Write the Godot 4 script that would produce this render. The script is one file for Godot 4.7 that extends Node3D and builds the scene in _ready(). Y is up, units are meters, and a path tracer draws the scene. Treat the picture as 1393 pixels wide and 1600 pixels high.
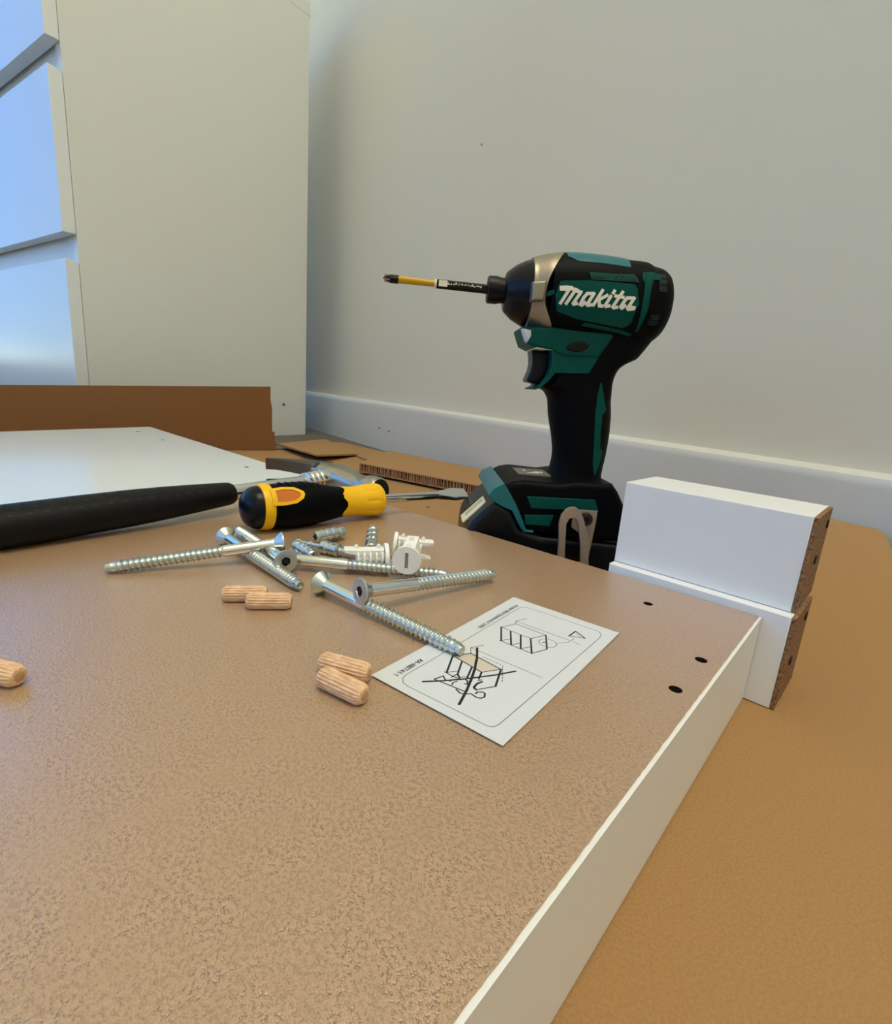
extends Node3D
# Room with a half-built chest of drawers: tools and fittings lying on a brown-backed board.
const CB := 0.003          # top of the cardboard laid on the floor
const TOP := 0.0436        # top of the brown board
const M := 0.001

# ------------------------------------------------------------------ mesh builder
class Geo:
	var v := PackedVector3Array()
	var uv := PackedVector2Array()
	var use_uv := false

	func tri(a: Vector3, b: Vector3, c: Vector3) -> void:
		v.append(a); v.append(b); v.append(c)

	func quad(a: Vector3, b: Vector3, c: Vector3, d: Vector3) -> void:
		tri(a, b, c); tri(a, c, d)

	func quad_uv(p: Array, t: Array) -> void:
		use_uv = true
		for k in [0, 1, 2, 0, 2, 3]:
			v.append(p[k]); uv.append(t[k])

	func strip(r0: PackedVector3Array, r1: PackedVector3Array, closed := true) -> void:
		var n := r0.size()
		for i in (n if closed else n - 1):
			var j := (i + 1) % n
			quad(r0[i], r0[j], r1[j], r1[i])

	func fan(r: PackedVector3Array, flip := false) -> void:
		var c := Vector3.ZERO
		for p in r:
			c += p
		c /= r.size()
		for i in r.size():
			var j := (i + 1) % r.size()
			if flip:
				tri(c, r[j], r[i])
			else:
				tri(c, r[i], r[j])

	func loft(rings: Array, cap0 := true, cap1 := true, closed := true) -> void:
		for i in rings.size() - 1:
			strip(rings[i], rings[i + 1], closed)
		if cap0:
			fan(rings[0], true)
		if cap1:
			fan(rings[-1])

	# profile of (x, r) round the x axis, centre (cy, cz)
	func lathe(prof: Array, seg := 32, cy := 0.0, cz := 0.0) -> void:
		var rings := []
		for p in prof:
			var r := PackedVector3Array()
			for i in seg:
				var a := TAU * i / seg
				r.append(Vector3(p[0], cy + p[1] * cos(a), cz + p[1] * sin(a)))
			rings.append(r)
		loft(rings)

	# polygon in the xy plane drawn out from z0 to z1, edges rounded by b
	func prism(poly: Array, z0: float, z1: float, b := 0.0, steps := 3) -> void:
		var p := PackedVector2Array()
		for q in poly:
			p.append(Vector2(q[0], q[1]))
		var area := 0.0
		for i in p.size():
			area += p[i].cross(p[(i + 1) % p.size()])
		if area < 0:
			p.reverse()
		var rings := []
		while b > 0.0 and (Geometry2D.triangulate_polygon(inset(p, b)).is_empty() or spoiled(p, inset(p, b))):
			b = b * 0.85 if b > 0.00008 else 0.0
		if b <= 0.0:
			rings = [flat(p, z0), flat(p, z1)]
		else:
			for k in steps + 1:
				var a := PI / 2 * k / steps
				rings.append(flat(inset(p, b * (1.0 - sin(a))), z0 + b * (1.0 - cos(a))))
			for k in steps + 1:
				var a := PI / 2 * k / steps
				rings.append(flat(inset(p, b * (1.0 - cos(a))), z1 - b * (1.0 - sin(a))))
		for i in rings.size() - 1:
			strip(rings[i], rings[i + 1])
		for e in [0, rings.size() - 1]:
			var r: PackedVector3Array = rings[e]
			var q := PackedVector2Array()
			for w in r:
				q.append(Vector2(w.x, w.y))
			var idx := Geometry2D.triangulate_polygon(q)
			for t in range(0, idx.size(), 3):
				var a := r[idx[t]]
				var bb := r[idx[t + 1]]
				var c := r[idx[t + 2]]
				var up := (bb - a).cross(c - a).z > 0
				if up == (e > 0):
					tri(a, bb, c)
				else:
					tri(a, c, bb)

	func spoiled(p: PackedVector2Array, q: PackedVector2Array) -> bool:
		for i in p.size():
			var j := (i + 1) % p.size()
			if (p[j] - p[i]).dot(q[j] - q[i]) < 0.0:
				return true
		return false

	func flat(p: PackedVector2Array, z: float) -> PackedVector3Array:
		var r := PackedVector3Array()
		for q in p:
			r.append(Vector3(q.x, q.y, z))
		return r

	func inset(p: PackedVector2Array, d: float) -> PackedVector2Array:
		if d <= 0.0:
			return p
		var out := PackedVector2Array()
		var n := p.size()
		for i in n:
			var a := (p[i] - p[(i + n - 1) % n]).normalized()
			var b := (p[(i + 1) % n] - p[i]).normalized()
			var na := Vector2(-a.y, a.x)
			var nb := Vector2(-b.y, b.x)
			var m := (na + nb)
			m = m.normalized() if m.length() > 0.01 else na
			var k := d / maxf(0.45, m.dot(na))
			out.append(p[i] + m * k)
		return out

	func box(c: Vector3, s: Vector3, b := 0.0) -> void:
		var h := s / 2
		var g := Geo.new()
		g.prism([[-h.x, -h.y], [h.x, -h.y], [h.x, h.y], [-h.x, h.y]], -h.z, h.z, b, 2)
		for p in g.v:
			v.append(p + c)

	func add(g: Geo, t: Transform3D) -> void:
		for p in g.v:
			v.append(t * p)

	func mesh(crease := 38.0) -> ArrayMesh:
		var vol := 0.0
		var c := Vector3.ZERO
		for p in v:
			c += p
		c /= maxi(1, v.size())
		for i in range(0, v.size(), 3):
			vol += (v[i] - c).dot((v[i + 1] - c).cross(v[i + 2] - c))
		if vol > 0:                     # front faces run clockwise
			for i in range(0, v.size(), 3):
				var t := v[i + 1]
				v[i + 1] = v[i + 2]
				v[i + 2] = t
				if use_uv:
					var tt := uv[i + 1]
					uv[i + 1] = uv[i + 2]
					uv[i + 2] = tt
		var fn := PackedVector3Array()
		var at := {}
		for i in range(0, v.size(), 3):
			var n := (v[i + 2] - v[i]).cross(v[i + 1] - v[i])
			fn.append(n)
			for k in 3:
				var key := Vector3i((v[i + k] * 200000.0).round())
				if at.has(key):
					at[key].append(i / 3)
				else:
					at[key] = [i / 3]
		var nn := PackedVector3Array()
		var lim := cos(deg_to_rad(crease))
		for i in v.size():
			var f := fn[i / 3]
			var fu := f.normalized()
			var s := Vector3.ZERO
			for o in at[Vector3i((v[i] * 200000.0).round())]:
				var g := fn[o]
				if g.normalized().dot(fu) >= lim:
					s += g
			nn.append(s.normalized() if s.length_squared() > 0 else Vector3.UP)
		var arr := []
		arr.resize(Mesh.ARRAY_MAX)
		arr[Mesh.ARRAY_VERTEX] = v
		arr[Mesh.ARRAY_NORMAL] = nn
		if use_uv:
			arr[Mesh.ARRAY_TEX_UV] = uv
		var m := ArrayMesh.new()
		m.add_surface_from_arrays(Mesh.PRIMITIVE_TRIANGLES, arr)
		return m

# ------------------------------------------------------------------ scene helpers
func thing(called: String, label: String, category: String, at := Vector3.ZERO, turn := 0.0, group := "") -> Node3D:
	var o := Node3D.new()
	o.name = called
	add_child(o, true)
	o.position = at
	o.rotation.y = turn
	tag(o, label, category, group)
	return o

func tag(o: Node, label: String, category: String, group := "") -> void:
	o.set_meta("label", label)
	o.set_meta("category", category)
	if group:
		o.set_meta("group", group)

func part(called: String, g, m: Material, parent: Node, crease := 38.0) -> MeshInstance3D:
	var o := MeshInstance3D.new()
	o.name = called
	o.mesh = g.mesh(crease) if g is Geo else g
	o.material_override = m
	parent.add_child(o, true)
	return o

func struct(called: String, g, m: Material, label: String) -> MeshInstance3D:
	var o := part(called, g, m, self)
	o.set_meta("kind", "structure")
	o.set_meta("label", label)
	o.set_meta("category", called.get_slice("_", 0))
	return o

func boxg(c: Vector3, s: Vector3, b := 0.0) -> Geo:
	var g := Geo.new()
	g.box(c, s, b)
	return g

func mat(c: Color, rough := 0.6, metal := 0.0, spec := 0.5) -> StandardMaterial3D:
	var m := StandardMaterial3D.new()
	m.albedo_color = c
	m.roughness = rough
	m.metallic = metal
	m.metallic_specular = spec
	return m

func noise_tex(size: int, freq: float, sd: int, ramp: Gradient = null, normal := 0.0, kind := FastNoiseLite.TYPE_SIMPLEX_SMOOTH, octaves := 4) -> NoiseTexture2D:
	var n := FastNoiseLite.new()
	n.seed = sd
	n.noise_type = kind
	n.frequency = freq
	n.fractal_octaves = octaves
	var t := NoiseTexture2D.new()
	t.width = size
	t.height = size
	t.seamless = true
	t.noise = n
	if ramp:
		t.color_ramp = ramp
	if normal > 0.0:
		t.as_normal_map = true
		t.bump_strength = normal
	return t

func ramp(cols: Array, offs: Array) -> Gradient:
	var g := Gradient.new()
	g.offsets = PackedFloat32Array(offs)
	g.colors = PackedColorArray(cols)
	return g

func tri_map(m: StandardMaterial3D, tex: Texture2D, nrm: Texture2D, per_m: Vector3, nscale := 1.0, world := false) -> void:
	m.uv1_triplanar = true
	m.uv1_world_triplanar = world
	m.uv1_scale = per_m
	m.albedo_texture = tex
	if nrm:
		m.normal_enabled = true
		m.normal_texture = nrm
		m.normal_scale = nscale

# brown back foil: scattered pits, denser in some patches than in others
func pitted_foil() -> Array:
	var n := 1024
	var layers := []
	for q in [[0.105, 11, 4], [0.30, 13, 2], [0.013, 12, 5]]:
		var f := FastNoiseLite.new()
		f.noise_type = FastNoiseLite.TYPE_SIMPLEX
		f.seed = q[1]
		f.frequency = q[0]
		f.fractal_octaves = q[2]
		layers.append(f.get_seamless_image(n, n).get_data())
	var col := PackedByteArray()
	col.resize(n * n * 3)
	var hgt := PackedByteArray()
	hgt.resize(n * n)
	var la: PackedByteArray = layers[0]
	var lb: PackedByteArray = layers[1]
	var lc: PackedByteArray = layers[2]
	for i in n * n:
		var a := la[i] / 255.0
		var b := lb[i] / 255.0
		var c := lc[i] / 255.0
		var pit := clampf((a * 0.6 + b * 0.4 - 0.52) * 4.2, 0.0, 1.0) * (0.34 + 0.66 * smoothstep(0.36, 0.72, c))
		var v := 1.0 - 0.17 * pit - 0.15 * (b - 0.5) + 0.05 * (c - 0.5) + 0.12 * (0.5 - a)
		col[i * 3] = clampi(int(173 * v), 0, 255)
		col[i * 3 + 1] = clampi(int(141 * v - 3.0 * pit), 0, 255)
		col[i * 3 + 2] = clampi(int(110 * v - 5.0 * pit), 0, 255)
		hgt[i] = clampi(int(255 * (0.62 - 0.5 * pit + 0.25 * (0.5 - b) + 0.35 * (0.5 - a))), 0, 255)
	var ci := Image.create_from_data(n, n, false, Image.FORMAT_RGB8, col)
	var hi := Image.create_from_data(n, n, false, Image.FORMAT_L8, hgt)
	hi.convert(Image.FORMAT_RGBA8)
	hi.bump_map_to_normal_map(3.0)
	return [ImageTexture.create_from_image(ci), ImageTexture.create_from_image(hi)]

func basis_from(x: Vector3, up := Vector3.UP) -> Basis:
	x = x.normalized()
	var z := x.cross(up).normalized()
	return Basis(x, z.cross(x).normalized(), z)

var mats := {}

# ------------------------------------------------------------------ build
func _ready() -> void:
	setup_light()
	setup_materials()
	room()
	dresser()
	floor_cards()
	boards()
	blocks()
	drill()
	hammer()
	screwdriver()
	fittings()
	slip()

func setup_light() -> void:
	var cam := Camera3D.new()
	cam.name = "camera"
	add_child(cam)
	var p := 0.2385
	var r := 0.0765
	var fwd := Vector3(0, -sin(p), -cos(p))
	var up := Vector3(0, cos(p), -sin(p))
	var right := Vector3(cos(r), 0, 0) + up * sin(r)
	var u2 := Vector3(-sin(r), 0, 0) + up * cos(r)
	cam.transform = Transform3D(Basis(right, u2, -fwd), Vector3(0, 0.1316, 0))
	cam.fov = rad_to_deg(2.0 * atan(800.0 / 804.8))
	cam.near = 0.01
	cam.far = 60.0
	cam.current = true
	# warm ceiling lamp out of view, placed to light the upward faces
	var lamp_at := Vector3(0.25, 2.48, 0.35)
	var lamp := AreaLight3D.new()
	lamp.name = "unseen_ceiling_light"
	lamp.area_size = Vector2(1.0, 1.0)
	lamp.light_color = Color(1.0, 0.96, 0.87)
	lamp.light_energy = 3.0
	lamp.area_range = 12.0
	lamp.area_attenuation = 2.0
	lamp.shadow_enabled = true
	add_child(lamp)
	lamp.transform = Transform3D(Basis(Vector3.RIGHT, -PI / 2), lamp_at)
	var sky := ProceduralSkyMaterial.new()
	sky.sky_top_color = Color(0.24, 0.60, 1.0)
	sky.sky_horizon_color = Color(0.66, 0.86, 1.0)
	sky.sky_curve = 0.10
	sky.ground_horizon_color = Color(0.88, 0.91, 0.80)
	sky.ground_bottom_color = Color(0.80, 0.82, 0.72)
	sky.sky_energy_multiplier = 1.55
	sky.ground_energy_multiplier = 2.1
	var env := Environment.new()
	env.background_mode = Environment.BG_SKY
	env.sky = Sky.new()
	env.sky.sky_material = sky
	env.tonemap_mode = Environment.TONE_MAPPER_LINEAR
	env.tonemap_exposure = 0.98
	env.sdfgi_enabled = true
	env.ssao_enabled = true
	env.ssil_enabled = true
	var we := WorldEnvironment.new()
	we.name = "world"
	we.environment = env
	add_child(we)

func setup_materials() -> void:
	# painted wall
	var m := mat(Color(0.88, 0.85, 0.765), 0.75)
	tri_map(m, null, noise_tex(512, 0.02, 3, null, 1.2), Vector3(3, 3, 3), 0.25, true)
	mats.wall = m
	mats.trim = mat(Color(0.83, 0.825, 0.79), 0.42)
	mats.ceiling = mat(Color(0.93, 0.92, 0.90), 0.85)
	m = mat(Color.WHITE, 0.9)
	tri_map(m, noise_tex(512, 0.05, 5, ramp([Color(0.33, 0.32, 0.29), Color(0.46, 0.44, 0.40)], [0.2, 0.8])), null, Vector3(4, 4, 4), 1.0, true)
	mats.floor = m
	# white foil of the furniture, faint grain in the relief
	m = mat(Color(0.84, 0.855, 0.85), 0.32)
	tri_map(m, null, noise_tex(512, 0.03, 8, null, 1.0), Vector3(20, 3, 20), 0.18)
	mats.foil = m
	m = mat(Color(0.86, 0.885, 0.90), 0.2)
	tri_map(m, null, noise_tex(512, 0.03, 9, null, 1.0), Vector3(3, 20, 3), 0.12)
	mats.front = m
	mats.foil_plain = mat(Color(0.92, 0.925, 0.925), 0.4)
	# brown leathery back foil
	m = mat(Color.WHITE, 0.31, 0.0, 0.78)
	m.clearcoat_enabled = true
	m.clearcoat = 0.7
	m.clearcoat_roughness = 0.3
	var pair := pitted_foil()
	tri_map(m, pair[0], pair[1], Vector3(6.5, 6.5, 6.5), 0.4)
	mats.brown = m
	# cardboard
	m = mat(Color.WHITE, 0.85)
	var card := ramp([Color(0.615, 0.47, 0.295), Color(0.64, 0.49, 0.31), Color(0.665, 0.51, 0.325)], [0.25, 0.5, 0.75])
	tri_map(m, noise_tex(1024, 0.17, 21, card, 0.0, FastNoiseLite.TYPE_SIMPLEX_SMOOTH, 6), noise_tex(1024, 0.12, 22, null, 2.0), Vector3(5.0, 5.0, 5.0), 0.12, true)
	mats.card = m
	m = m.duplicate()
	m.albedo_color = Color(1.0, 1.0, 1.0)
	mats.card_light = m
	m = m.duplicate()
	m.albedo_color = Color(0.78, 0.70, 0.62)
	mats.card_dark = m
	mats.card_cell = mat(Color(0.62, 0.46, 0.33), 0.9)
	mats.card_core = mat(Color(0.45, 0.30, 0.19), 0.9)
	# raw particle board
	m = mat(Color.WHITE, 0.85)
	var chip := ramp([Color(0.38, 0.25, 0.15), Color(0.54, 0.39, 0.25), Color(0.66, 0.51, 0.35)], [0.2, 0.5, 0.85])
	tri_map(m, noise_tex(512, 0.06, 31, chip), noise_tex(512, 0.08, 32, null, 4.0), Vector3(14, 14, 14), 0.6)
	mats.chip = m
	mats.hole = mat(Color(0.16, 0.10, 0.06), 0.9)
	# metals
	m = mat(Color(0.80, 0.83, 0.81), 0.3, 1.0)
	mats.zinc = m
	mats.zinc_bright = mat(Color(0.88, 0.89, 0.88), 0.18, 1.0)
	mats.zinc_dark = mat(Color(0.55, 0.60, 0.59), 0.3, 1.0)
	mats.chrome = mat(Color(0.86, 0.86, 0.85), 0.16, 1.0)
	mats.steel = mat(Color(0.70, 0.68, 0.63), 0.30, 1.0)
	mats.steel_dark = mat(Color(0.20, 0.19, 0.17), 0.5, 0.7)
	mats.cast = mat(Color(0.62, 0.58, 0.51), 0.42, 0.85)
	# plastics
	mats.teal = mat(Color(0.0, 0.39, 0.42), 0.3)  # lighter teal for the front cap and crown, where light falls
	mats.teal_shaded = mat(Color(0.0, 0.285, 0.25), 0.45, 0.0, 0.25)  # same teal darkened, carrying the shade of the driver's sides
	mats.black = mat(Color(0.025, 0.027, 0.032), 0.42, 0.0, 0.35)
	mats.rubber = mat(Color(0.018, 0.022, 0.03), 0.5, 0.0, 0.2)
	mats.slot = mat(Color(0.012, 0.014, 0.016), 0.7)
	mats.yellow = mat(Color(0.98, 0.76, 0.0), 0.38)
	mats.yellow_dark = mat(Color(0.80, 0.42, 0.02), 0.5)
	mats.bit_yellow = mat(Color(0.80, 0.62, 0.02), 0.4)
	mats.navy = mat(Color(0.02, 0.028, 0.05), 0.3, 0.0, 0.35)
	mats.grip = mat(Color(0.06, 0.06, 0.072), 0.5, 0.0, 0.3)
	mats.ivory = mat(Color(0.97, 0.965, 0.935), 0.45)
	mats.ivory.subsurf_scatter_enabled = false
	mats.white_print = mat(Color(0.93, 0.90, 0.82), 0.5)
	mats.cream = mat(Color(0.93, 0.90, 0.76), 0.4)
	mats.grey_plate = mat(Color(0.42, 0.41, 0.37), 0.45)
	mats.led = mat(Color(0.80, 0.84, 0.86), 0.15)
	mats.print_black = mat(Color(0.05, 0.05, 0.05), 0.7)
	m = mat(Color.WHITE, 0.7)
	var wood := ramp([Color(0.83, 0.64, 0.47), Color(0.90, 0.74, 0.58), Color(0.95, 0.83, 0.70)], [0.25, 0.5, 0.8])
	tri_map(m, noise_tex(512, 0.03, 41, wood), noise_tex(512, 0.05, 42, null, 2.0), Vector3(12, 90, 90), 0.3)
	mats.wood = m
	mats.wood_end = mat(Color(0.76, 0.60, 0.44), 0.8)
	mats.slot_grey = mat(Color(0.62, 0.60, 0.53), 0.6)
	mats.clip = mat(Color(0.70, 0.61, 0.52), 0.38, 0.45)
	mats.claw = mat(Color(0.44, 0.385, 0.32), 0.42, 0.9)
	mats.front_panel = mat(Color(0.87, 0.90, 0.91), 0.18)
	var gl := mat(Color(1, 1, 1, 0.04), 0.02)
	gl.transparency = BaseMaterial3D.TRANSPARENCY_ALPHA
	mats.glass = gl

# ------------------------------------------------------------------ room
const WO := Vector3(-0.2112, 0, -1.123)      # a point at the foot of the skirting
const WYAW := 2.19039                        # 125.5 degrees: local x runs along the wall away from the camera, local -z into the room

func wall_node(called: String, g: Geo, m: Material, label: String) -> MeshInstance3D:
	var o := struct(called, g, m, label)
	o.position = WO
	o.rotation.y = WYAW
	return o

func make_window(called: String, label: String, x0: float, x1: float, y0: float, y1: float, tf: Transform3D) -> void:
	var w := Node3D.new()
	w.name = called
	add_child(w)
	w.transform = Transform3D(Basis(Vector3.UP, WYAW), WO) * tf
	w.set_meta("kind", "structure")
	w.set_meta("label", label)
	w.set_meta("category", "window")
	var f := Geo.new()
	var xc := (x0 + x1) / 2
	for x in [x0 + 0.03, xc, x1 - 0.03]:
		f.box(Vector3(x, (y0 + y1) / 2, 0), Vector3(0.06, y1 - y0, 0.06), 0.004)
	for y in [y0 + 0.03, y1 - 0.03]:
		f.box(Vector3(xc, y, 0), Vector3(x1 - x0, 0.06, 0.06), 0.004)
	part("window_frame", f, mats.trim, w)
	for k in 2:
		var a := x0 + 0.06 if k == 0 else xc + 0.03
		var b := xc - 0.03 if k == 0 else x1 - 0.06
		part("pane", boxg(Vector3((a + b) / 2, (y0 + y1) / 2, 0), Vector3(b - a, y1 - y0 - 0.12, 0.006)), mats.glass, w)

func room() -> void:
	var s0 := -2.5
	var s1 := 2.3
	var n1 := -3.6
	var hh := 2.56
	# skirting front is at z = 0; the wall face lies 16 mm behind it
	wall_node("floor", boxg(Vector3((s0 + s1) / 2, -0.06, n1 / 2), Vector3(s1 - s0 + 0.4, 0.12, -n1 + 0.5)), mats.floor, "grey floor showing as a strip beside the skirting board")
	wall_node("ceiling", boxg(Vector3((s0 + s1) / 2, hh + 0.06, n1 / 2), Vector3(s1 - s0 + 0.4, 0.12, -n1 + 0.5)), mats.ceiling, "plain white ceiling of the room")
	wall_node("wall_back", boxg(Vector3((s0 + s1) / 2, hh / 2, 0.016 + 0.08), Vector3(s1 - s0 + 0.4, hh, 0.16)), mats.wall, "warm white painted wall behind the cordless driver")
	# wall behind the viewer; its unseen wide window is placed for soft light
	var a0 := -2.4
	var a1 := 1.2
	var b0 := 0.5
	var b1 := 2.3
	var gf := Geo.new()
	gf.box(Vector3((s0 - 0.2 + a0) / 2, hh / 2, n1 - 0.08), Vector3(a0 - s0 + 0.2, hh, 0.16))
	gf.box(Vector3((s1 + 0.2 + a1) / 2, hh / 2, n1 - 0.08), Vector3(s1 + 0.2 - a1, hh, 0.16))
	gf.box(Vector3((a0 + a1) / 2, b0 / 2, n1 - 0.08), Vector3(a1 - a0, b0, 0.16))
	gf.box(Vector3((a0 + a1) / 2, (hh + b1) / 2, n1 - 0.08), Vector3(a1 - a0, hh - b1, 0.16))
	wall_node("wall_front", gf, mats.wall, "plain white wall behind the viewer with a wide unseen window")
	make_window("window_2", "unseen wide window behind the viewer placed to light the near faces", a0, a1, b0, b1, Transform3D(Basis.IDENTITY, Vector3(0, 0, n1 - 0.05)))
	wall_node("wall_right", boxg(Vector3(s0 - 0.08, hh / 2, n1 / 2), Vector3(0.16, hh, -n1 + 0.032)), mats.wall, "plain white wall opposite the window")
	# window wall: opening from z = -3.2 to -0.45, y 0.12 to 2.2
	var z0 := -3.2
	var z1 := -0.3
	var y0 := 0.03
	var y1 := 2.42
	var g := Geo.new()
	g.box(Vector3(s1 + 0.08, hh / 2, (n1 + z0) / 2), Vector3(0.16, hh, z0 - n1))
	g.box(Vector3(s1 + 0.08, hh / 2, (z1 + 0.016) / 2), Vector3(0.16, hh, 0.016 - z1))
	g.box(Vector3(s1 + 0.08, y0 / 2, (z0 + z1) / 2), Vector3(0.16, y0, z1 - z0))
	g.box(Vector3(s1 + 0.08, (hh + y1) / 2, (z0 + z1) / 2), Vector3(0.16, hh - y1, z1 - z0))
	wall_node("wall_left", g, mats.wall, "white wall with the large window that lights the room")
	make_window("window_1", "large white framed window beyond the chest of drawers", z0, z1, y0, y1, Transform3D(Basis(Vector3(0, 0, 1), Vector3.UP, Vector3(-1, 0, 0)), Vector3(s1 + 0.05, 0, 0)))
	var cl := Node3D.new()  # fitting of the unseen ceiling lamp, its panel glowing above the view
	cl.name = "unseen_ceiling_lamp"
	add_child(cl)
	tag(cl, "unseen flat square ceiling lamp placed to light the room", "lamp")
	cl.position = Vector3(0.25, 2.56, 0.35)
	part("unseen_lamp_housing", boxg(Vector3(0, -0.02, 0), Vector3(1.06, 0.04, 1.06), 0.01), mats.trim, cl)
	var glow := mat(Color(0.9, 0.88, 0.84), 0.6)
	glow.emission_enabled = true
	glow.emission = Color(1.0, 0.96, 0.87)
	glow.emission_energy_multiplier = 1.0
	part("unseen_lamp_diffuser", boxg(Vector3(0, -0.05, 0), Vector3(1.0, 0.02, 1.0), 0.004), glow, cl)
	# skirting with a sloped top
	var prof := [[0.0, 0.0], [0.0, 0.082], [0.003, 0.089], [0.009, 0.0915], [0.016, 0.0925], [0.016, 0.0]]
	var sk := Geo.new()
	sk.prism(prof, s0, s1)
	var sb := Geo.new()
	sb.add(sk, Transform3D(Basis(Vector3(0, 0, 1), Vector3.UP, Vector3(1, 0, 0)), Vector3.ZERO))
	var bb := wall_node("baseboard_back", sb, mats.trim, "white baseboard with a pale top edge along the wall")
	var specks := [Vector3(-0.52, 0.30, 0.0158), Vector3(-0.64, 0.275, 0.0158), Vector3(-0.36, 0.47, 0.0158)]
	var wallb := get_node("wall_back")
	for s in specks:
		part("nail_mark", boxg(s, Vector3(0.0022, 0.0022, 0.0008)), mats.card_core, wallb)
	for s in [Vector3(-0.115, 0.042, -0.0002), Vector3(-0.155, 0.040, -0.0002)]:
		part("scuff", boxg(s, Vector3(0.004, 0.003, 0.0008)), mats.card_core, bb)

# ------------------------------------------------------------------ chest of drawers
func dresser() -> void:
	var t := thing("chest_of_drawers", "white chest of drawers with finger grooves above its drawer fronts", "dresser", Vector3(-0.3365, 0, -1.1899), deg_to_rad(-35.0))
	var w := 0.80
	part("side_panel", boxg(Vector3(-0.009, 0.403, 0.215), Vector3(0.018, 0.806, 0.43), 0.0008), mats.foil, t)
	part("side_panel", boxg(Vector3(-w + 0.009, 0.403, 0.215), Vector3(0.018, 0.806, 0.43), 0.0008), mats.foil, t)
	part("top_panel", boxg(Vector3(-w / 2, 0.8175, 0.222), Vector3(w, 0.022, 0.45), 0.001), mats.foil, t)
	part("back_panel", boxg(Vector3(-w / 2, 0.41, 0.008), Vector3(w - 0.04, 0.78, 0.004)), mats.foil, t)
	part("plinth", boxg(Vector3(-w / 2, 0.04, 0.40), Vector3(w - 0.037, 0.08, 0.016), 0.001), mats.foil, t)
	for y in [0.295, 0.5375]:
		part("rail", boxg(Vector3(-w / 2, y, 0.418), Vector3(w - 0.037, 0.07, 0.016), 0.001), mats.foil_plain, t)
	# three fronts with scooped top edges
	for d in [[0.062, 0.2750, true], [0.311, 0.5225, true], [0.556, 0.8050, false]]:
		var pr := [[0.4305, d[0]], [0.448, d[0]], [0.448, d[1]]]
		if d[2]:
			for k in range(1, 8):
				var a := PI / 2 * k / 8.0
				pr.append([0.448 - 0.0175 * sin(a), d[1] - 0.0065 * (1.0 - cos(a)) * 1.0 - 0.001 * k / 8.0])
			pr.append([0.4305, d[1] - 0.0085])
		else:
			pr.append([0.4305, d[1]])
		var g := Geo.new()
		g.prism(pr, -w, 0.0, 0.0006, 1)
		var h := Geo.new()
		# profile (z, y) to the thing's axes: x of the prism becomes z
		h.add(g, Transform3D(Basis(Vector3(0, 0, 1), Vector3.UP, Vector3(1, 0, 0)), Vector3.ZERO))
		part("drawer_front", h, mats.front, t, 25.0)
		part("drawer_box", boxg(Vector3(-w / 2, (d[0] + d[1]) / 2 - 0.01, 0.225), Vector3(w - 0.06, 0.15, 0.37)), mats.foil_plain, t)
	var s := Geo.new()
	s.lathe([[0.0, 0.0036], [0.0004, 0.0036], [0.0004, 0.0022], [0.0001, 0.0014]], 20, 0.067, 0.0599)
	part("screw_head", s, mats.steel, t)
	var s2 := Geo.new()
	s2.lathe([[0.0, 0.0013], [0.0006, 0.0013]], 6, 0.0675, 0.0597)
	part("screw_socket", s2, mats.slot, t)

# ------------------------------------------------------------------ cardboard on the floor
func card_sheet(pts: Array, y: float, th: float) -> Geo:
	var g := Geo.new()
	var pp := []
	for q in pts:
		pp.append([q[0], -q[1]])
	g.prism(pp, -th, 0.0)
	var h := Geo.new()
	h.add(g, Transform3D(Basis(Vector3(1, 0, 0), Vector3(0, 0, -1), Vector3(0, 1, 0)), Vector3(0, y, 0)))
	return h

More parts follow.
